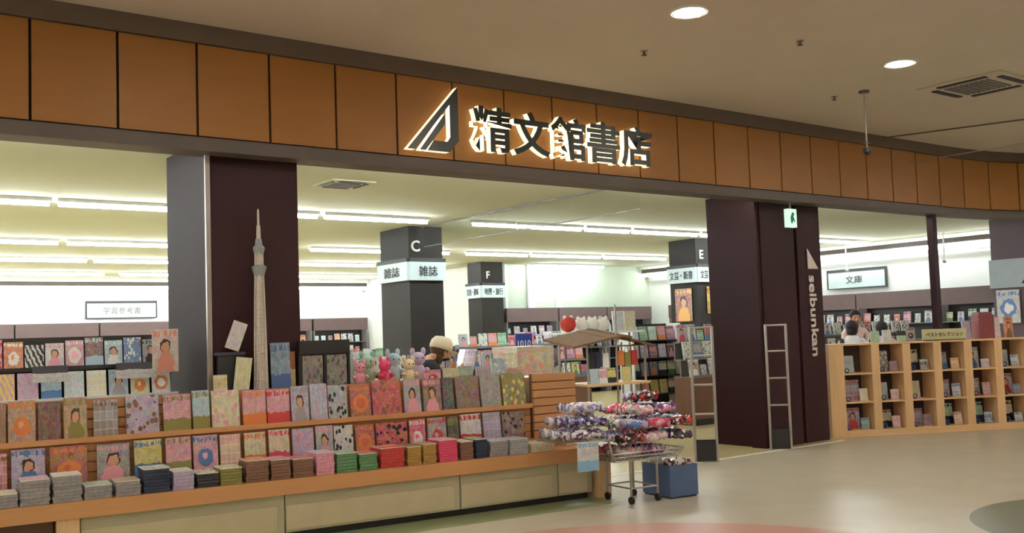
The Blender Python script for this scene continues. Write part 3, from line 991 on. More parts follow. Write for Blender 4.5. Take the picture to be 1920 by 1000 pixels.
for (u, c, s, v) in ((0.86, 'pink', 0.95, 0.68), (1.02, 'pale green', 1.2, 0.88), (1.10, 'hot pink', 1.0, 0.68), (1.27, 'pale blue', 1.25, 0.88), (1.34, 'cream', 1.0, 0.68), (1.53, 'lilac', 1.25, 0.88)):
    toy(u, v, c, s, '%s soft toy with round ears on the counter deck' % c)
o = tag(magazine('booklet', 0.10, 0.30, 0.02, cover((150, 196, 180), (200, 226, 214), 'grid')), 'slim mint green booklet standing beside the leaflet rack', 'booklet')
o.location = cp(0.82, 0.86, ZD)
o.rotation_euler = (-0.05, 0, -PH)
for (u, v, c1, c2, mo, h, lb) in ((1.57, 0.66, 'pink', 'red', 'disc', 0.12, 'pink boxed booklet with a red disc on the deck before the reading man'),
                                  (1.76, 0.66, 'cream', 'yellow', 'plain', 0.13, 'cream booklet on the deck in front of the reading man'),
                                  (1.92, 0.68, 'pale green', 'grey', 'lower', 0.14, 'pale green booklet with grey lower panel on the deck'),
                                  (2.12, 0.68, 'grey', 'lilac', 'grid', 0.13, 'grey booklet with lilac squares on the deck'),
                                  (2.30, 0.70, 'pale blue', 'white', 'floral', 0.20, 'pale blue booklet with white flowers on the deck'),
                                  (2.45, 0.66, 'tan', 'pink', 'lower', 0.10, 'tan booklet with a pink lower panel beside the slatted end')):
    o = tag(magazine('booklet', 0.16, h, 0.02, cov(c1, c2, mo)), lb, 'booklet')
    o.location = cp(u, v, ZD)
    o.rotation_euler = (-0.06, 0, -PH)

# ------------------------------------------------------------------ display rack at the left, behind the counter
lg_ = thing('magazine_gondola', 'pale magazine gondola with three tiers standing against the left pillar', 'gondola', cp(-1.55, 1.06, 0), -PH)
obj('carcass', MB().box(-1.0, 0.92, 0.02, 0.40, 0, 1.12), M_kick, lg_)
obj('back_panel', MB().box(-1.0, 0.92, 0.30, 0.34, 1.121, 1.66), M_dark, lg_)
obj('tier', MB().box(-1.0, 0.92, 0.0, 0.16, 1.121, 1.145).box(-1.0, 0.92, -0.012, 0.0, 1.10, 1.17), M_white, lg_)
obj('tier', MB().box(-1.0, 0.92, 0.15, 0.30, 1.385, 1.40).box(-1.0, 0.92, 0.14, 0.15, 1.385, 1.42), M_dark, lg_)
g1 = [('white', 'lilac', 'grid'), ('lilac', 'pink', 'plain'), ('pale green', 'white', 'plain'), ('pink', 'yellow', 'stripes'), ('pink', 'lilac', 'stripes'), ('pale blue', 'blue', 'lower'), ('white', 'pale blue', 'floral'), ('cream', 'white', 'grid'), ('pale blue', 'grey', 'figure'), ('cream', 'orange', 'disc'), ('white', 'orange', 'ring')]
for i, (c1, c2, mo) in enumerate(g1):
    o = tag(magazine('magazine', 0.155, 0.235, 0.015, cov(c1, c2, mo)), mag_label(c1, c2, mo, 'on the lower tier of the left gondola'), 'magazine', 'magazines on the left gondola')
    o.location = cp(-1.55 - 0.9 + 0.17 * i, 1.06 + 0.09, 1.146)
    o.rotation_euler = (-0.18, 0, -PH)
g2 = [('pale blue', 'black', 'figure'), ('pale green', 'white', 'floral'), ('olive', 'yellow', 'plain'), ('pink', 'red', 'floral'), ('orange', 'white', 'disc'), ('white', 'black', 'stripes'), ('white', 'pink', 'figure'), ('pink', 'white', 'ring'), ('brown', 'pale blue', 'lower'), ('pale blue', 'white', 'figure'), ('blue', 'white', 'floral'), ('grey', 'black', 'figure')]
for i, (c1, c2, mo) in enumerate(g2):
    o = tag(magazine('magazine', 0.14, 0.20 + 0.05 * random.random(), 0.015, cov(c1, c2, mo)), mag_label(c1, c2, mo, 'on the upper tier of the left gondola'), 'magazine', 'magazines on the left gondola')
    o.location = cp(-1.55 - 0.92 + 0.152 * i, 1.06 + 0.255, 1.401)
    o.rotation_euler = (-0.16, 0, -PH)
o = tag(magazine('display_card', 0.21, 0.36, 0.012, cover((240, 214, 206), (220, 150, 130), 'figure')), 'pink poster card with a pictured person at the gondola end by the pillar', 'display card')
o.location = cp(-0.745, 0.99, 1.34)
o.rotation_euler = (0, 0, -PH)
for (u, lb) in ((-1.62, 'white shelf talker card over the blue striped magazines'), (-0.98, 'white shelf talker card over the orange disc magazines')):
    o = tag(magazine('shelf_card', 0.30 if u > -1.2 else 0.26, 0.13, 0.006, cover((238, 240, 240), (70, 70, 80), 'upper')), lb, 'sign card')
    o.location = cp(u, 1.01, 1.30)
    o.rotation_euler = (-0.05, 0, -PH)

# ------------------------------------------------------------------ bookcases and gondolas inside the shop
PAL = ['white', 'white', 'pale blue', 'pale blue', 'pink', 'pale green', 'blue', 'cream', 'lilac', 'dark navy', 'red', 'yellow', 'grey', 'green', 'orange']
ACC = ['blue', 'red', 'black', 'pink', 'green', 'white', 'orange', 'dark navy']
MOT = ['figure', 'grid', 'plain', 'lower', 'disc', 'floral']
_cc = {}


def rcov(c1):
    k = (c1, random.randint(0, 2))
    if k not in _cc:
        _cc[k] = cover(CN[c1], CN[random.choice([a for a in ACC if a != c1])], random.choice(MOT))
    return _cc[k]


STUFF = []


def wall_case(name, label, x, y, rz, width, levels, place, group, top=2.2, header=1.86, pal=PAL, books=True, pitch=0.205):
    """bookcase whose back stands on the local y=0 plane; face-out books on the levels the photo shows"""
    t = thing(name, label, 'bookcase', (x, y, 0), rz, 'bookcases along the shop walls')
    h = width / 2
    obj('back_panel', MB().box(-h, h, -0.03, -0.005, 0, top), M_dark, t)
    for s in (-1, 1):
        obj('side_panel', MB().box(s * h - (0.03 if s > 0 else 0), s * h + (0.03 if s < 0 else 0), -0.34, -0.031, 0, header), M_shelfgrey, t)
    obj('header_board', MB().box(-h, h, -0.36, -0.32, header, top), M_brownband, t)
    for z in (0.12, 0.50, 0.84, 1.16, 1.50):
        obj('shelf', MB().box(-h + 0.031, h - 0.031, -0.33, -0.032, z, z + 0.02), M_shelfgrey, t)
    if not books:
        return
    rot = Matrix.Rotation(rz, 3, 'Z')
    for z in levels:
        xx = -h + 0.14
        while xx < h - 0.12:
            c1 = random.choice(pal)
            kind = random.choice('aab')
            p = Vector((x, y, 0)) + rot @ Vector((xx, -0.20, z + 0.021))
            book(kind, rcov(c1), p, rz + random.uniform(-0.03, 0.03), 0.10, '%s covered book facing out %s' % (c1, place), group)
            xx += pitch


def gondola(label, x, y, rz, width, h, place, group, pal=PAL, tiers=1, pitch=0.2, kind='a', cab=M_cabinet, name='book'):
    """low double-sided gondola: body with face-out books on a stepped top"""
    t = thing('book_gondola', label, 'gondola', (x, y, 0), rz)
    w = width / 2
    obj('carcass', MB().box(-w, w, -0.02, 0.40, 0, h - 0.28 * tiers), cab, t)
    obj('plinth', MB().box(-w + 0.03, w - 0.03, -0.03, -0.021, 0, 0.1), M_dark, t)
    rot = Matrix.Rotation(rz, 3, 'Z')
    for k in range(tiers):
        z = h - 0.28 * (tiers - k)
        y0 = 0.02 + 0.12 * k
        obj('tier', MB().box(-w, w, y0, 0.40, z, z + 0.015).box(-w, w, y0 - 0.01, y0, z, z + 0.04), M_shelfgrey, t)
        if k:
            obj('riser', MB().box(-w, w, y0 + 0.10, y0 + 0.12, z - 0.264, z - 0.001), M_shelfgrey, t)
        xx = -w + 0.11
        while xx < w - 0.08:
            c1 = random.choice(pal)
            p = Vector((x, y, 0)) + rot @ Vector((xx, y0 + 0.045, z + 0.016))
            book(kind if random.random() < 0.7 else 'b', rcov(c1), p, rz + random.uniform(-0.03, 0.03), 0.12, '%s covered %s facing out %s' % (c1, name.replace('_', ' '), place), group, name.split('_')[-1], name)
            xx += pitch
    if tiers == 1:
        obj('back_rest', MB().box(-w, w, 0.16, 0.18, h - 0.264, h - 0.05), M_shelfgrey, t)


# back wall bookcases (left bay seen between the frame edge and the left pillar; right bay beside column C)
BL = ('at the far left of the study guide sign', 'directly left of the study guide sign', 'directly under the study guide sign', 'hidden behind the front pillar', 'just right of the dark front pillar', 'just left of column C')
for i, (cx, vis) in enumerate(((3.55, True), (5.45, True), (7.35, True), (9.25, False), (11.15, True), (13.0, True))):
    if not vis:
        continue
    wall_case('bookcase', 'dark back-wall bookcase with brown header board %s' % BL[i], cx, 17.98, 0, 1.86 if i < 5 else 1.7, (1.50,) if i < 3 else (1.16, 1.50), 'on the far back wall bookcase', 'books on the far back wall bookcases', pitch=0.215)
for i, cx in enumerate((15.0, 16.65, 18.3)):
    wall_case('bookcase', 'bookcase with dark header under the cream wall %s' % ('beside column F', 'behind the plush balls', 'in the corner by the right wall')[i], cx, 11.59, 0, 1.6, (1.16, 1.50), 'on the bookcase under the cream wall', 'books under the cream wall', pal=['white', 'pale blue', 'pale green', 'white', 'grey', 'green', 'blue'], pitch=0.26)
for i, cy in enumerate((9.6, 7.7, 5.8, 3.9, 2.0)):
    wall_case('bookcase', 'bookcase with brown header board along the right wall %s' % ('next to the far corner', 'behind column E', 'left of the paperback sign', 'under the paperback sign', 'beside the far right pillar')[i], 19.39, cy, -math.pi / 2, 1.86, (1.50,), 'on the right wall bookcase', 'books on the right wall bookcases', pal=['white', 'white', 'pale green', 'cream', 'red', 'grey', 'white', 'pink'], pitch=0.24)

gondola('low gondola of pale comics just behind the reading man', 7.2, 3.2, 0, 4.2, 1.36, 'on the gondola behind the reading man', 'books on the gondola behind the reading man', pal=['pale blue', 'pale green', 'white', 'grey', 'blue', 'white'], tiers=2)
gondola('long gondola of books between column C and column F', 10.6, 8.0, 0, 4.6, 1.42, 'on the gondola between columns C and F', 'books on the gondola between the columns', pal=['white', 'pale blue', 'pale green', 'cream', 'grey'], tiers=1, pitch=0.25)
gondola('three-tier comic gondola behind the plush ball shelf', 10.3, 5.3, 0, 2.6, 1.62, 'on the comic gondola behind the plush balls', 'comics behind the plush shelf', pal=['pale green', 'pale blue', 'white', 'pink', 'lilac', 'yellow', 'red'], tiers=3, pitch=0.2, name='comic_book')
gondola('walnut magazine cabinet with three display tiers behind the security gate', 12.6, 3.0, 0.0, 1.7, 1.60, 'on the walnut cabinet behind the gates', 'magazines on the walnut cabinet', pal=['pink', 'pale blue', 'red', 'pale green', 'lilac', 'white', 'grey'], tiers=3, pitch=0.225, kind='c', name='magazine')
gondola('pale gondola of white books behind the cube shelf', 15.3, 2.8, -0.30, 3.8, 1.60, 'on the gondola behind the cube shelf', 'books on the gondola behind the cube shelf', pal=['white', 'white', 'cream', 'pink', 'pale blue', 'white'], tiers=2, pitch=0.22, kind='a', cab=M_white)

# tall magazine shelf between goods stand and walnut cabinet
ms = thing('magazine_shelf', 'white magazine shelf with four tiers beside the walnut cabinet', 'shelf', (12.0, 4.0, 0), -0.05)
obj('side_panel', MB().box(-0.55, -0.52, 0, 0.35, 0, 1.66), M_white, ms)
obj('side_panel', MB().box(0.52, 0.55, 0, 0.35, 0, 1.66), M_white, ms)
obj('back_panel', MB().box(-0.52, 0.52, 0.33, 0.35, 0, 1.66), M_dark, ms)
for z in (0.45, 0.76, 1.06, 1.36):
    obj('shelf', MB().box(-0.519, 0.519, 0.0, 0.329, z, z + 0.02), M_dark, ms)
    for i in range(5):
        c1 = random.choice({0.45: ['orange', 'cream', 'yellow'], 0.76: ['pale green', 'lilac', 'cream', 'blue'], 1.06: ['pink', 'lilac', 'black', 'white'], 1.36: ['pale green', 'yellow', 'pale blue', 'pink']}[z])
        p = Vector((12.0, 4.0, 0)) + Matrix.Rotation(-0.05, 3, 'Z') @ Vector((-0.41 + 0.205 * i, 0.12, z + 0.021))
        book('a', rcov(c1), p, -0.05, 0.12, '%s magazine facing out on the white tiered shelf' % c1, 'magazines on the white tiered shelf', 'magazine', 'magazine')
bs = thing('price_board', 'blue board reading 1010 on the gondola behind the man', 'sign', (8.80, 3.555, 1.096), 0)
obj('board', MB().box(-0.15, 0.15, -0.01, 0.01, 0.23, 0.47), plain('board_blue', (36, 62, 156), 0.5), bs)
link('lettering', fit_text(text_mesh('1010', 0.1, 0.002, 0.001, [M_white]), 0.24, 0.10), bs, (0, -0.013, 0.32), FRONT)
obj('stem', MB().box(-0.01, 0.01, -0.008, 0.008, 0.0, 0.23).box(-0.05, 0.05, -0.03, 0.03, 0, 0.008), M_dark, bs)

# ------------------------------------------------------------------ goods stand with brown canopy, near the entrance
gx, gy = 8.72, 1.5
gs = thing('goods_stand', 'market-style stand with brown canopy and steel poles behind the cart', 'display stand', (gx, gy, 0), -0.1)
for (x, y) in ((-0.45, 0.0), (0.48, 0.0), (-0.45, 0.5), (0.48, 0.5), (0.0, -0.02)):
    obj('pole', MB().tube([(x, y, 0), (x, y, 1.90 if x == 0 else 1.40)], 0.014), M_chrome, gs)
M_canopy = plain('canopy_brown', (112, 82, 54), 0.9, var=0.3, scale=12, bump=0.3)
cpm = MB()
for i in range(7):
    x0 = -0.72 + i * 0.18
    zc_ = (1.43, 1.46, 1.49, 1.52, 1.53, 1.47, 1.42)[i]
    sl = (0.03, 0.03, 0.03, 0.02, -0.02, -0.04, -0.03)[i]
    cpm.obox((x0 + 0.09, 0.24, zc_), (0.10, 0, sl * 0.55), (0, 0.36, 0.05), (0, 0, 0.014))
obj('canopy', cpm, M_canopy, gs)
obj('table_board', MB().box(-0.5, 0.52, -0.05, 0.55, 0.86, 0.89), M_oak, gs)
obj('hanger_rail', MB().tube([(-0.45, -0.0, 1.36), (0.48, 0.0, 1.36)], 0.01), M_chrome, gs)
for (i, c) in enumerate(('black', 'dark navy', 'white', 'orange', 'olive', 'red')):
    b = thing('hanging_bag', '%s cloth bag hanging under the brown canopy' % c, 'bag', (gx + (-0.37, -0.262, -0.155, 0.09, 0.20, 0.31)[i], gy + 0.03 - 0.1 * (-0.37, -0.262, -0.155, 0.09, 0.20, 0.31)[i], 1.085 + 0.02 * (i % 2)), -0.1, 'bags hanging in the goods stand')
    mt = plain('bag_' + c.replace(' ', '_'), CN[c], 0.8, var=0.2)
    obj('bag_body', MB().prism([(-0.05, 0), (0.05, 0), (0.044, 0.19), (-0.044, 0.19)], -0.03, 0.03), mt, b)
    obj('strap', MB().tube([(-0.035, 0, 0.19), (-0.012, 0, 0.27), (0.012, 0, 0.27), (0.035, 0, 0.19)], 0.006, 5), mt, b)
# patterned cloth panel and plush balls on a gondola left of the stand
pg = thing('goods_table', 'low table with a flower patterned cloth left of the goods stand', 'table', (7.42, 1.75, 0), -0.1)
obj('table_body', MB().box(-0.10, 0.42, 0, 0.6, 0, 1.32), cover((176, 158, 130), (200, 130, 110), 'floral'), pg)
obj('cloth', MB().box(-0.11, 0.43, -0.012, 0.61, 1.321, 1.40).box(-0.11, 0.43, -0.012, -0.001, 0.7, 1.32, 0, 0), cover((186, 170, 146), (206, 140, 124), 'floral'), pg)
M_pom = plain('pom_white', (240, 236, 230), 0.95, var=0.06, scale=60)
for i, (x, y, r, c) in enumerate(((8.86, 2.6, 0.11, 'red'), (9.10, 2.6, 0.10, 'white'), (9.31, 2.6, 0.10, 'white'), (9.52, 2.6, 0.10, 'white'))):
    b = thing('plush_ball', '%s fluffy plush ball on the high goods shelf' % c, 'plush', (x, y, 1.56), 0, 'plush balls on the goods shelf')
    obj('ball', MB().ell((0, 0, r), r, r, r, 16, 10, 0, 0.03), M_pom if c == 'white' else plain('pom_red', (190, 60, 52), 0.95), b, smooth=True)
    obj('ear', MB().ell((-r * 0.55, 0, r * 1.85), 0.03, 0.02, 0.035, 8, 6), M_pom, b, smooth=True)
    obj('ear', MB().ell((r * 0.55, 0, r * 1.85), 0.03, 0.02, 0.035, 8, 6), M_pom, b, smooth=True)
hs = thing('goods_shelf', 'high white shelf carrying the plush balls', 'shelf', (9.2, 2.6, 0), 0)
obj('shelf_top', MB().box(-0.55, 0.98, -0.15, 0.15, 1.53, 1.559), M_white, hs)
for x in (-0.52, 0.82):
    obj('leg', MB().tube([(x, 0, 0), (x, 0, 1.53)], 0.018), M_chrome, hs)
for i, (x, c1) in enumerate(((9.80, 'white'), (10.03, 'cream'))):
    book('c', cov(c1, 'lilac', 'plain'), (x, 2.6, 1.56), 0, 0.05, '%s picture board standing at the end of the plush shelf' % c1, 'boards on the plush shelf', 'board', 'picture_board')
# yellow and blue books on the table board of the stand
for i, (x, c1, c2, mo) in enumerate(((7.45, 'pale blue', 'white', 'plain'), (7.68, 'pink', 'white', 'lower'), (7.9, 'yellow', 'black', 'lower'), (8.12, 'yellow', 'white', 'plain'))):
    book('b', cov(c1, c2, mo), ((8.35, 8.485, 8.62, 8.86)[i], (1.52, 1.505, 1.49, 1.46)[i], 0.891), -0.1, 0.12, '%s and %s booklet standing on the goods stand table' % (c1, c2), 'booklets on the goods stand', 'booklet', 'booklet')

# ------------------------------------------------------------------ security gates
def gate(x, y, rz, label):
    t = thing('security_gate', label, 'security gate', (x, y, 0), rz, 'ladder-shaped security gates at the entrance')
    w, h = 0.125, 1.575
    for s in (-1, 1):
        obj('upright', MB().tube([(s * w, 0, 0.0), (s * w, 0, h)], 0.017, 10), M_chrome, t)
    for z in (h - 0.015, 1.235, 0.895, 0.555):
        obj('rung', MB().tube([(-w + 0.016, 0, z), (w - 0.016, 0, z)], 0.012, 8), M_chrome, t)
    obj('foot_panel', MB().box(-w + 0.018, w - 0.018, -0.016, 0.016, 0.01, 0.26), M_dark, t)
    obj('base_plate', MB().box(-w - 0.02, w + 0.02, -0.03, 0.03, 0, 0.009), M_chrome, t)


gate(8.66, -0.04, -0.75, 'silver ladder-shaped security gate standing by the blue grey box')
gate(10.11, 0.03, -0.75, 'silver ladder-shaped security gate in front of the dark brown pillar')

# ------------------------------------------------------------------ oak cube shelf at the right
sa = Vector((11.52, 0.27, 0))
se = Vector((0.8818, -0.4717, 0))
SRZ = math.atan2(se.y, se.x)
cs = thing('cube_shelf', 'open oak cube shelf of three rows along the shop front', 'shelf', sa, SRZ)
PIT, NC, SH, SD = 0.464, 9, 1.27, 0.32
obj('end_panel', MB().box(0.0, 0.22, 0.0, SD, 0, SH), M_oakv, cs)
for i in range(1, NC + 1):
    x = 0.22 + PIT * i
    obj('divider', MB().box(x - 0.06, x + 0.06, 0.0, SD, 0.09, SH - 0.025), M_oakv, cs)
obj('top_board', MB().box(0.221, 0.22 + PIT * NC + 0.06, -0.005, SD, SH - 0.024, SH), M_oak, cs)
obj('base_board', MB().box(0.221, 0.22 + PIT * NC + 0.06, -0.005, SD, 0.0, 0.089), M_oak, cs)
obj('back_panel', MB().box(0.221, 0.22 + PIT * NC, SD + 0.001, SD + 0.015, 0.0, SH), plain('cube_back_dark', (70, 56, 52), 0.7), cs)
LV = (0.09, 0.475, 0.865)
for zi in LV[1:]:
    for i in range(NC):
        x0 = 0.22 + PIT * i + (0.061 if i else 0.001)
        obj('shelf', MB().box(x0, 0.22 + PIT * (i + 1) - 0.061, -0.002, SD, zi - 0.022, zi), M_oak, cs)


def sp3(x, y, z):
    return sa + Matrix.Rotation(SRZ, 3, 'Z') @ Vector((x, y, z))


cellcols = ['pale blue', 'white', 'blue', 'cream', 'pale green', 'lilac', 'grey', 'white', 'pale blue', 'pink', 'black', 'orange']
rows_n = ('bottom', 'middle', 'top')
for i in range(NC):
    x0 = 0.22 + PIT * i + (0.06 if i else 0.0)
    x1 = 0.22 + PIT * (i + 1) - 0.06
    for k, z in enumerate(LV):
        z += 0.001
        mid = (x0 + x1) / 2
        cA = random.choice(cellcols)
        cB = random.choice([c for c in cellcols if c != cA])
        where = 'in the %s row of the cube shelf' % rows_n[k]
        hA = random.choice('acc')
        book(hA, rcov(cA), sp3(mid + random.uniform(-0.06, 0.0), 0.22, z), SRZ, 0.10, '%s covered book facing out %s' % (cA, where), 'books in the cube shelf')
        if random.random() < 0.9:
            o = tag(magazine('booklet', 0.12, 0.11 + 0.07 * random.random(), 0.02, cov(cB, random.choice([c for c in ('white', 'orange', 'blue') if c != cB]), 'grid')), 'small %s booklet %s' % (cB, where), 'booklet', 'booklets in the cube shelf')
            o.location = sp3(x1 - 0.085, 0.11, z)
            o.rotation_euler = (-0.12, 0, SRZ)
        bd = thing('badge_stand', 'tiny round blue badge on a stand %s' % where, 'badge', sp3(x0 + 0.06, 0.05, z), SRZ, 'round badges in the cube shelf')
        rim = [(0.028 * math.cos(a * math.pi / 8), 0.0, 0.038 + 0.028 * math.sin(a * math.pi / 8)) for a in range(16)]
        obj('rim', MB().tube(rim, 0.008, 6, 0, True), plain('badge_blue', (70, 80, 140), 0.5), bd)
        obj('foot', MB().box(-0.02, 0.02, -0.015, 0.02, 0, 0.005), M_dark, bd)

# top of the cube shelf
sg = thing('shelf_sign', 'cream sign reading best selection in katakana on the cube shelf', 'sign', sp3(1.76, 0.05, SH), SRZ)
obj('board', MB().box(-0.33, 0.33, -0.01, 0.01, 0.012, 0.16), plain('sign_cream', (214, 208, 160), 0.5), sg)
obj('foot', MB().box(-0.30, 0.30, -0.03, 0.03, 0, 0.011), M_dark, sg)
link('lettering', fit_text(text_mesh('ベストセレクション', 0.08, 0.002, 0.001, [M_ink]), 0.56, 0.06), sg, (0, -0.013, 0.085), FRONT)
mb_ = thing('display_case', 'maroon upright display case on the cube shelf near the far pillar', 'display case', sp3(2.44, 0.17, SH + 0.001), SRZ)
obj('case_body', MB().box(-0.12, 0.12, -0.09, 0.09, 0, 0.34), plain('case_maroon', (128, 62, 66), 0.5, var=0.25, scale=14), mb_)
obj('case_lid', MB().box(-0.10, 0.10, -0.075, 0.075, 0.341, 0.375), plain('case_maroon', (128, 62, 66), 0.5), mb_)
for (x, c1, c2, mo, h, lb) in ((0.80, 'pale green', 'white', 'plain', 0.16, 'pale green booklet standing on the cube shelf top'), (0.98, 'white', 'pale blue', 'grid', 0.17, 'white booklet with pale blue squares on the cube shelf top'), (1.20, 'pale green', 'black', 'upper', 0.15, 'pale green booklet with black upper panel on the cube shelf top'), (1.34, 'grey', 'dark navy', 'disc', 0.19, 'grey booklet with navy disc on the cube shelf top'), (2.20, 'lilac', 'white', 'plain', 0.26, 'lilac booklet beside the maroon display case'), (2.66, 'white', 'pink', 'floral', 0.30, 'white card with pink flowers beside the maroon display case'), (2.86, 'orange', 'brown', 'figure', 0.30, 'orange card with pictured person on the cube shelf top')):
    o = tag(magazine('booklet', 0.13, h, 0.02, cov(c1, c2, mo)), lb, 'booklet')
    o.location = sp3(x, 0.2, SH)
    o.rotation_euler = (-0.08, 0, SRZ)

# ------------------------------------------------------------------ wire cart with wrapped packages, box
kx, ky = 6.30, -1.27
KRZ = -0.11
ZBK = 0.40
wc = thing('wire_cart', 'chrome wire cart on casters beside the counter end', 'cart', (kx, ky, 0), KRZ)
for (x, y) in ((-0.15, -0.18), (0.15, -0.18), (-0.15, 0.18), (0.15, 0.18)):
    lg2 = obj('leg', MB().tube([(x, y, 0.07), (x, y, ZBK)], 0.011), M_wire, wc)
    cw = MB().tube([(x - 0.012, y, 0.036), (x + 0.012, y, 0.036)], 0.035, 14)
    obj('caster', cw, M_dark, lg2)
bk = MB()
for z, (a, b) in ((ZBK, (0.36, 0.24)), (ZBK + 0.035, (0.38, 0.255)), (ZBK + 0.07, (0.40, 0.27))):
    bk.tube([(-a, -b, z), (a, -b, z), (a, b, z), (-a, b, z)], 0.006, 6, 0, True)
for i in range(15):
    x = -0.36 + 0.72 * i / 14
    s = 0.40 / 0.36
    bk.tube([(x * s, -0.27, ZBK + 0.07), (x, -0.24, ZBK), (x, 0.24, ZBK), (x * s, 0.27, ZBK + 0.07)], 0.004, 5)
for i in range(9):
    y = -0.24 + 0.48 * i / 8
    s = 0.27 / 0.24
    bk.tube([(-0.40, y * s, ZBK + 0.07), (-0.36, y, ZBK), (0.36, y, ZBK), (0.40, y * s, ZBK + 0.07)], 0.004, 5)
obj('basket', bk, M_wire, wc)
ZTR = 0.60
up = MB()
up.tube([(-0.86, -0.24, ZTR), (-0.42, -0.24, ZTR), (-0.42, 0.24, ZTR), (-0.86, 0.24, ZTR)], 0.007, 6, 0, True)
for i in range(9):
    x = -0.84 + 0.05 * i
    up.tube([(x, -0.24, ZTR), (x, 0.24, ZTR)], 0.004, 5)
for y in (-0.24, 0.24):
    up.tube([(-0.38, y, ZBK + 0.02), (-0.42, y, ZTR)], 0.010)
obj('side_tray', up, M_wire, wc)
obj('lower_frame', MB().tube([(-0.15, -0.18, 0.14), (0.15, -0.18, 0.14), (0.15, 0.18, 0.14), (-0.15, 0.18, 0.14)], 0.008, 6, 0, True), M_wire, wc)
card = thing('price_card', 'white card with light blue print hanging from the cart tray', 'sign card', Vector((kx, ky, 0)) + Matrix.Rotation(KRZ, 3, 'Z') @ Vector((-0.66, -0.262, 0.355)), KRZ)
obj('card', MB().box(-0.11, 0.11, -0.006, 0.0, 0, 0.25, 0, 1), [M_white, cover((222, 232, 240), (140, 190, 226), 'lower')], card)
obj('string', MB().tube([(0, -0.003, 0.25), (0, 0.01, 0.275)], 0.003, 5), M_dark, card)


def wrap_mat(c1, c2):
    k = ('wrap', c1, c2)
    if k not in _M:
        g = NG('wrap_%s_%s' % (c1, c2))
        tc = g.n('ShaderNodeTexCoord')
        oi = g.n('ShaderNodeObjectInfo')
        ad = g.n('ShaderNodeVectorMath', operation='ADD')
        g.put(ad.inputs[0], tc.outputs['Object'])
        g.put(ad.inputs[1], g.m('MULTIPLY', oi.outputs['Random'], 9.0))
        vo = g.n('ShaderNodeTexVoronoi')
        vo.inputs['Scale'].default_value = 17.0
        g.put(vo.inputs['Vector'], ad.outputs[0])
        nz = g.noise(ad.outputs[0], 13.0, 3.0)
        nz.inputs['Distortion'].default_value = 1.5
        c = g.mix(g.m('GREATER_THAN', nz.outputs['Fac'], 0.52), srgb(*CN[c1]), srgb(*CN[c2]))
        c = g.mix(g.m('LESS_THAN', vo.outputs['Distance'], 0.3), c, srgb(236, 230, 236))  # white spots paint the highlights of shiny cellophane into the colour
        g.col(c)
        g.set(0.14)
        b = g.n('ShaderNodeBump')
        b.inputs['Strength'].default_value = 0.8
        n2 = g.noise(ad.outputs[0], 30.0, 2.0)
        g.put(b.inputs['Height'], n2.outputs['Fac'])
        g.put(g.p.inputs['Normal'], b.outputs[0])
        _M[k] = g.mat
    return _M[k]


CN['purple'] = (110, 78, 128)
CN['violet'] = (140, 130, 186)


def package_mesh(L, W, H):
    """a soft cellophane-wrapped bundle with pinched, frilled ends"""
    mb = MB()
    pts, rs = [], []
    n = 10
    prof = [1.05, 0.62, 0.72, 0.9, 1.0, 1.0, 0.95, 0.85, 0.5, 0.95]
    rings = []
    for i in range(n):
        x = -L / 2 + L * i / (n - 1)
        ring = []
        for k in range(12):
            a = 2 * math.pi * k / 12
            q = prof[i] * random.uniform(0.74, 1.08)
            mb.v.append((x + random.uniform(-0.006, 0.006), W / 2 * q * math.cos(a), H / 2 + H / 2 * q * math.sin(a)))
            ring.append(len(mb.v) - 1)
        rings.append(ring)
    for i in range(n - 1):
        for k in range(12):
            mb.f.append((rings[i][k], rings[i][(k + 1) % 12], rings[i + 1][(k + 1) % 12], rings[i + 1][k]))
    mb.f.append(tuple(rings[0][::-1]))
    mb.f.append(tuple(rings[-1]))
    mb.mi = [0] * len(mb.f)
    mb.uv = [None] * len(mb.f)
    return mb.mesh('wrapped_package', [M_paper], True)


PK = [package_mesh(0.36, 0.15, 0.10), package_mesh(0.36, 0.145, 0.11), package_mesh(0.24, 0.135, 0.10), package_mesh(0.23, 0.14, 0.105), package_mesh(0.22, 0.14, 0.10)]


def package(kind, c1, c2, p, rot, where, grp):
    o = link('wrapped_package', PK[kind], None, p, rot)
    o.material_slots[0].link = 'OBJECT'
    o.material_slots[0].material = wrap_mat(c1, c2)
    tag(o, '%s and %s cellophane-wrapped package %s' % (c1, c2, where), 'package', grp)


KR = Matrix.Rotation(KRZ, 3, 'Z')
tray = [('purple', 'white'), ('violet', 'white'), ('white', 'lilac'), ('violet', 'dark navy'), ('white', 'purple'), ('lilac', 'white'), ('white', 'violet')]
n_ = 0
for lay, (zz, rows_) in enumerate(((ZTR + 0.008, (-0.165, 0.0, 0.165)), (ZTR + 0.118, (-0.165, 0.0, 0.165)), (ZTR + 0.228, (-0.08, 0.08)))):
    for y in rows_:
        c1, c2 = tray[n_ % len(tray)]
        n_ += 1
        package(n_ % 2, c1, c2, Vector((kx, ky, 0)) + KR @ Vector((-0.66 + 0.06 * lay + random.uniform(-0.03, 0.03), y, zz)), (0, random.uniform(-0.03, 0.03), KRZ + random.uniform(-0.06, 0.06)), 'piled on the cart side tray', 'packages on the cart side tray')
pc = [('pink', 'white'), ('violet', 'white'), ('black', 'purple'), ('red', 'white'), ('blue', 'lilac'), ('white', 'pale blue'), ('hot pink', 'pink'), ('green', 'white'), ('black', 'red'), ('purple', 'pink')]
n_ = 0
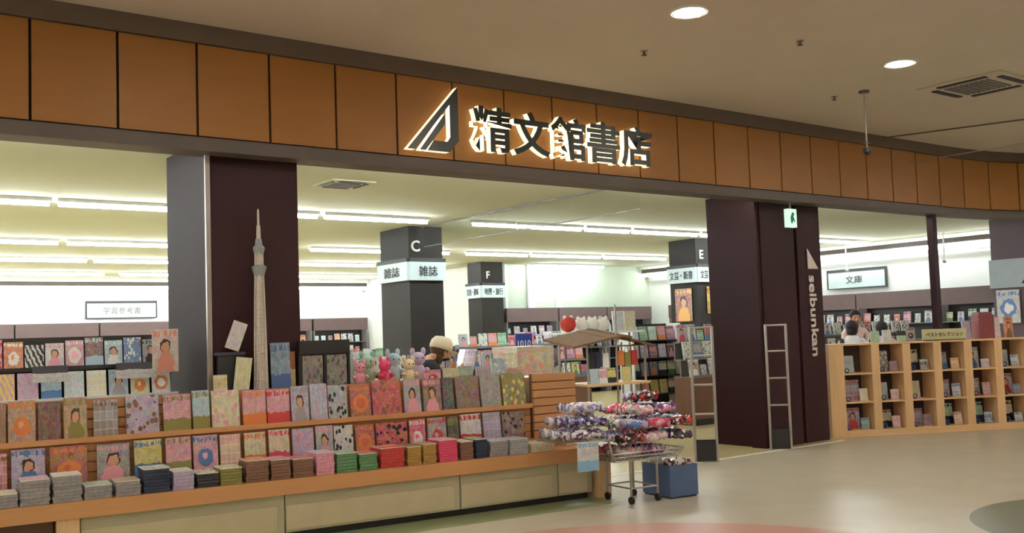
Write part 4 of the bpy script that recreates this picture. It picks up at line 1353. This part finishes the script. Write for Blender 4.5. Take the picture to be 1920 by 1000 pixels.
for lay, (zz, xs_, ys_) in enumerate(((ZBK + 0.012, (-0.15, 0.13), (-0.155, 0.0, 0.155)), (ZBK + 0.14, (-0.20, 0.08, 0.36), (-0.24, -0.08, 0.08, 0.24)), (ZBK + 0.262, (-0.15, 0.12, 0.38), (-0.24, -0.08, 0.08, 0.24)), (ZBK + 0.38, (0.0, 0.27), (-0.17, 0.0, 0.17)), (ZBK + 0.49, (0.14,), (-0.06, 0.10)))):
    for x in xs_:
        for y in ys_:
            c1, c2 = pc[(n_ * 3) % len(pc)]
            n_ += 1
            package(2 + n_ % 3, c1, c2, Vector((kx, ky, 0)) + KR @ Vector((x + random.uniform(-0.012, 0.012), y, zz + random.uniform(0, 0.006))), (0, random.uniform(-0.10, 0.10) if lay else 0.0, KRZ + (random.choice((0, math.pi)) + (random.uniform(-0.12, 0.12) * (1 if lay < 3 else 2.2) if lay else 0.0))), 'heaped in the wire cart basket', 'packages heaped in the cart basket')

fb = thing('storage_box', 'blue grey open box on the floor in front of the cart', 'box', (6.72, -1.52, 0), 0.0)
fb.rotation_euler = (0, 0, -0.15)
M_box = plain('box_bluegrey', (80, 100, 140), 0.6)
obj('wall', MB().box(-0.16, 0.16, 0.0, 0.012, 0.015, 0.30), M_box, fb)
obj('wall', MB().box(-0.16, 0.16, 0.418, 0.43, 0.015, 0.30), M_box, fb)
obj('wall', MB().box(-0.16, -0.148, 0.013, 0.417, 0.015, 0.30), M_box, fb)
obj('wall', MB().box(0.148, 0.16, 0.013, 0.417, 0.015, 0.30), M_box, fb)
obj('bottom', MB().box(-0.147, 0.147, 0.013, 0.417, 0.0, 0.14), M_dark, fb)
for j in range(6):
    c1, c2 = (('pink', 'white'), ('cream', 'white'), ('tan', 'pink'), ('maroon', 'white'))[j % 4]
    p = Vector((6.72, -1.52, 0)) + Matrix.Rotation(-0.15, 3, 'Z') @ Vector((0.0, 0.085 + 0.13 * (j % 3), 0.145 + 0.115 * (j // 3)))
    package(2, c1, c2, p, (0, 0, -0.15 + random.uniform(-0.05, 0.05)), 'in the blue grey box', 'packages in the blue grey box')

# ------------------------------------------------------------------ people
M_skin = plain('skin', (196, 146, 116), 0.6, var=0.06)
M_hair = plain('hair_black', (26, 22, 24), 0.7, var=0.3, scale=40)


def skin_body(joints, edges, root):
    me = bpy.data.meshes.new('body_cage')
    me.from_pydata([j[0] for j in joints], edges, [])
    o = bpy.data.objects.new('body_cage', me)
    C.objects.link(o)
    sk = o.modifiers.new('skin', 'SKIN')
    sk.use_smooth_shade = True
    for i, j in enumerate(joints):
        r = j[1]
        me.skin_vertices[0].data[i].radius = r if isinstance(r, tuple) else (r, r)
        me.skin_vertices[0].data[i].use_root = (i == root)
    ss_ = o.modifiers.new('sub', 'SUBSURF')
    ss_.levels = 2
    ss_.render_levels = 2
    dg = bpy.context.evaluated_depsgraph_get()
    out = bpy.data.meshes.new_from_object(o.evaluated_get(dg))
    bpy.data.objects.remove(o)
    bpy.data.meshes.remove(me)
    return out


def person(label, base, rz, lean, top_rgb, trouser_rgb, holds=None, cap=None, height=1.66, head_down=0.0):
    """standing person facing local +X; lean = forward offset of the shoulders"""
    s = height / 1.66
    L = lean
    sh_z = 1.36 * s - L * L * 0.55
    hx, hz = L + 0.06 + 0.10 * head_down, sh_z + 0.21 * s - 0.06 * head_down
    J, E = [], []

    def add(p, r, parent=None):
        J.append(((p[0], p[1], p[2]), r))
        if parent is not None:
            E.append((parent, len(J) - 1))
        return len(J) - 1
    pel = add((0, 0, 0.93 * s), 0.135)
    wa = add((L * 0.3, 0, 1.08 * s - L * 0.05), (0.115, 0.14), pel)
    ch = add((L * 0.75, 0, sh_z - 0.12), (0.125, 0.165), wa)
    nk0 = add((L, 0, sh_z + 0.02), (0.085, 0.10), ch)
    nk = add((L + 0.025, 0, sh_z + 0.085 * s), 0.052, nk0)
    h1 = add((hx - 0.01, 0, hz - 0.06), 0.072, nk)
    h2 = add((hx, 0, hz + 0.02), 0.088, h1)
    h3 = add((hx - 0.005, 0, hz + 0.08), 0.062, h2)
    nose = add((hx + 0.105, 0, hz - 0.025 - 0.03 * head_down), 0.012, h1)
    hands = {}
    for q in (-1, 1):
        sh = add((L * 0.97, q * 0.18, sh_z - 0.02), 0.062, nk0)
        el = add((L + 0.08, q * 0.23, sh_z - 0.27 * s), 0.045, sh)
        if holds:
            wr = add((L + 0.26, q * 0.13, sh_z - 0.07), 0.030, el)
            hd = add((L + 0.30, q * 0.115, sh_z - 0.03), 0.030, wr)
            fdir = Vector((0.6, -q * 0.35, 0.35))
        else:
            wr = add((L + 0.14, q * 0.22, sh_z - 0.50 * s), 0.030, el)
            hd = add((L + 0.16, q * 0.21, sh_z - 0.57 * s), 0.030, wr)
            fdir = Vector((0.25, 0, -0.9))
        hands[q] = J[hd][0]
        side = Vector((0.1, 0, 0.6)) if holds else Vector((1, 0, 0.1))
        for fi in range(4):
            b0 = Vector(J[hd][0]) + side.normalized() * (0.022 * (fi - 1.5)) + fdir.normalized() * 0.03
            ln = (0.05, 0.062, 0.058, 0.045)[fi]
            a1 = add(b0, 0.0095, hd)
            a2 = add(b0 + fdir.normalized() * ln * 0.6, 0.0088, a1)
            add(b0 + (fdir.normalized() + Vector((0, -q * 0.8, -0.2))).normalized() * ln, 0.0075, a2)
        tb = add(Vector(J[hd][0]) + Vector((0.01, -q * 0.03, 0.02)), 0.0105, hd)
        add(Vector(J[hd][0]) + Vector((0.04, -q * 0.045, 0.035)), 0.009, tb)
        hp = add((0.0, q * 0.09, 0.86 * s), 0.098, pel)
        kn = add((0.02, q * 0.10, 0.48 * s), 0.064, hp)
        an = add((-0.01, q * 0.10, 0.085), 0.044, kn)
        he = add((0.03, q * 0.10, 0.045), (0.046, 0.04), an)
        add((0.17, q * 0.11, 0.033), (0.036, 0.03), he)
    me = skin_body(J, E, pel)
    zmin = min(v.co.z for v in me.vertices)
    for v in me.vertices:
        v.co.z -= zmin
    me.materials.clear()
    tm_ = plain('top_%d_%d_%d' % top_rgb, top_rgb, 0.85)
    bm_ = plain('trousers_%d_%d_%d' % trouser_rgb, trouser_rgb, 0.85)
    for mt in (tm_, bm_, M_skin, M_dark):
        me.materials.append(mt)
    hv = [Vector(h) for h in hands.values()]
    for p in me.polygons:
        c = p.center
        if c.z > sh_z + 0.085 - zmin and abs(c.y) < 0.12:
            p.material_index = 2
        elif any((c - h).length < 0.10 for h in hv):
            p.material_index = 2
        elif c.z < 0.085:
            p.material_index = 3
        elif c.z < 0.94 * s:
            p.material_index = 1
    P = link('person', me, None, base, (0, 0, rz))
    tag(P, label, 'person')
    hb = Vector((hx, 0, hz - zmin))
    for q in (-1, 1):
        obj('eye', MB().ell((hb.x + 0.082, q * 0.032, hb.z + 0.012), 0.008, 0.011, 0.007, 8, 6), M_dark, P)
        obj('ear', MB().ell((hb.x - 0.005, q * 0.088, hb.z - 0.01), 0.018, 0.01, 0.03, 8, 6), M_skin, P, smooth=True)
    obj('mouth', MB().ell((hb.x + 0.074, 0, hb.z - 0.065), 0.008, 0.022, 0.005, 8, 6), plain('lips', (160, 92, 84), 0.6), P)
    hr_ = MB()
    hr_.ell((hb.x - 0.028, 0, hb.z + 0.035), 0.098, 0.098, 0.10, 16, 10, 0, 0.03)
    hr_.ell((hb.x - 0.055, 0, hb.z - 0.045), 0.062, 0.084, 0.09, 12, 8, 0, 0.04)
    obj('hair', hr_, M_hair if not cap else plain('hair_brown', (86, 58, 42), 0.8), P, smooth=True)
    if cap:
        cm = plain('cap_cloth', cap, 0.9, var=0.12, scale=20)
        k_ = obj('cap', MB().lathe([(0.118, 0.0), (0.124, 0.03), (0.116, 0.085), (0.085, 0.125), (0.03, 0.138)], 20), cm, P, (hb.x - 0.014, 0, hb.z + 0.035), (0, 0.30, 0), smooth=True)
        obj('brim', MB().ell((0.115, 0, 0.006), 0.085, 0.095, 0.010, 14, 6), cm, k_, smooth=True)
    return P, hands, zmin


pm, hands, zmn = person('person in dark jacket and cream cap bending over an open magazine', (5.12, 0.80, 0), -0.12, 0.30, (28, 28, 36), (50, 50, 58), holds=True, cap=(226, 216, 190), height=1.58, head_down=0.9)
hz_ = (hands[1][2] + hands[-1][2]) / 2 - zmn
mg = thing('open_magazine', 'open magazine held by the person in the cream cap', 'magazine', Vector((5.12, 0.80, 0)) + Matrix.Rotation(-0.12, 3, 'Z') @ Vector((hands[1][0] + 0.085, 0, hz_ - 0.06)), -0.12)
for q in (-1, 1):
    pgm = MB().obox((0.03, q * 0.10, 0.13), (0.006, 0, -0.002), (0.015, 0.10 * q, 0), (0.035, 0, 0.13))
    obj('page_half', pgm, cover((206, 190, 196), (150, 120, 170), 'grid'), mg)

person('person with black hair leaning behind the cube shelf near the dark pillar', (13.58, 1.28, 0), 0.6, 0.12, (226, 226, 228), (60, 60, 70), height=1.56)
person('shorter person with black hair behind the second cube shelf bay', (14.28, 1.22, 0), 0.5, 0.12, (206, 196, 206), (54, 54, 60), height=1.53)
person('person with black hair in pink top facing the shop front before the white gondola', (14.62, 1.95, 0), -2.2, 0.05, (222, 196, 190), (60, 60, 70), height=1.74)

print('objects', len(bpy.data.objects))
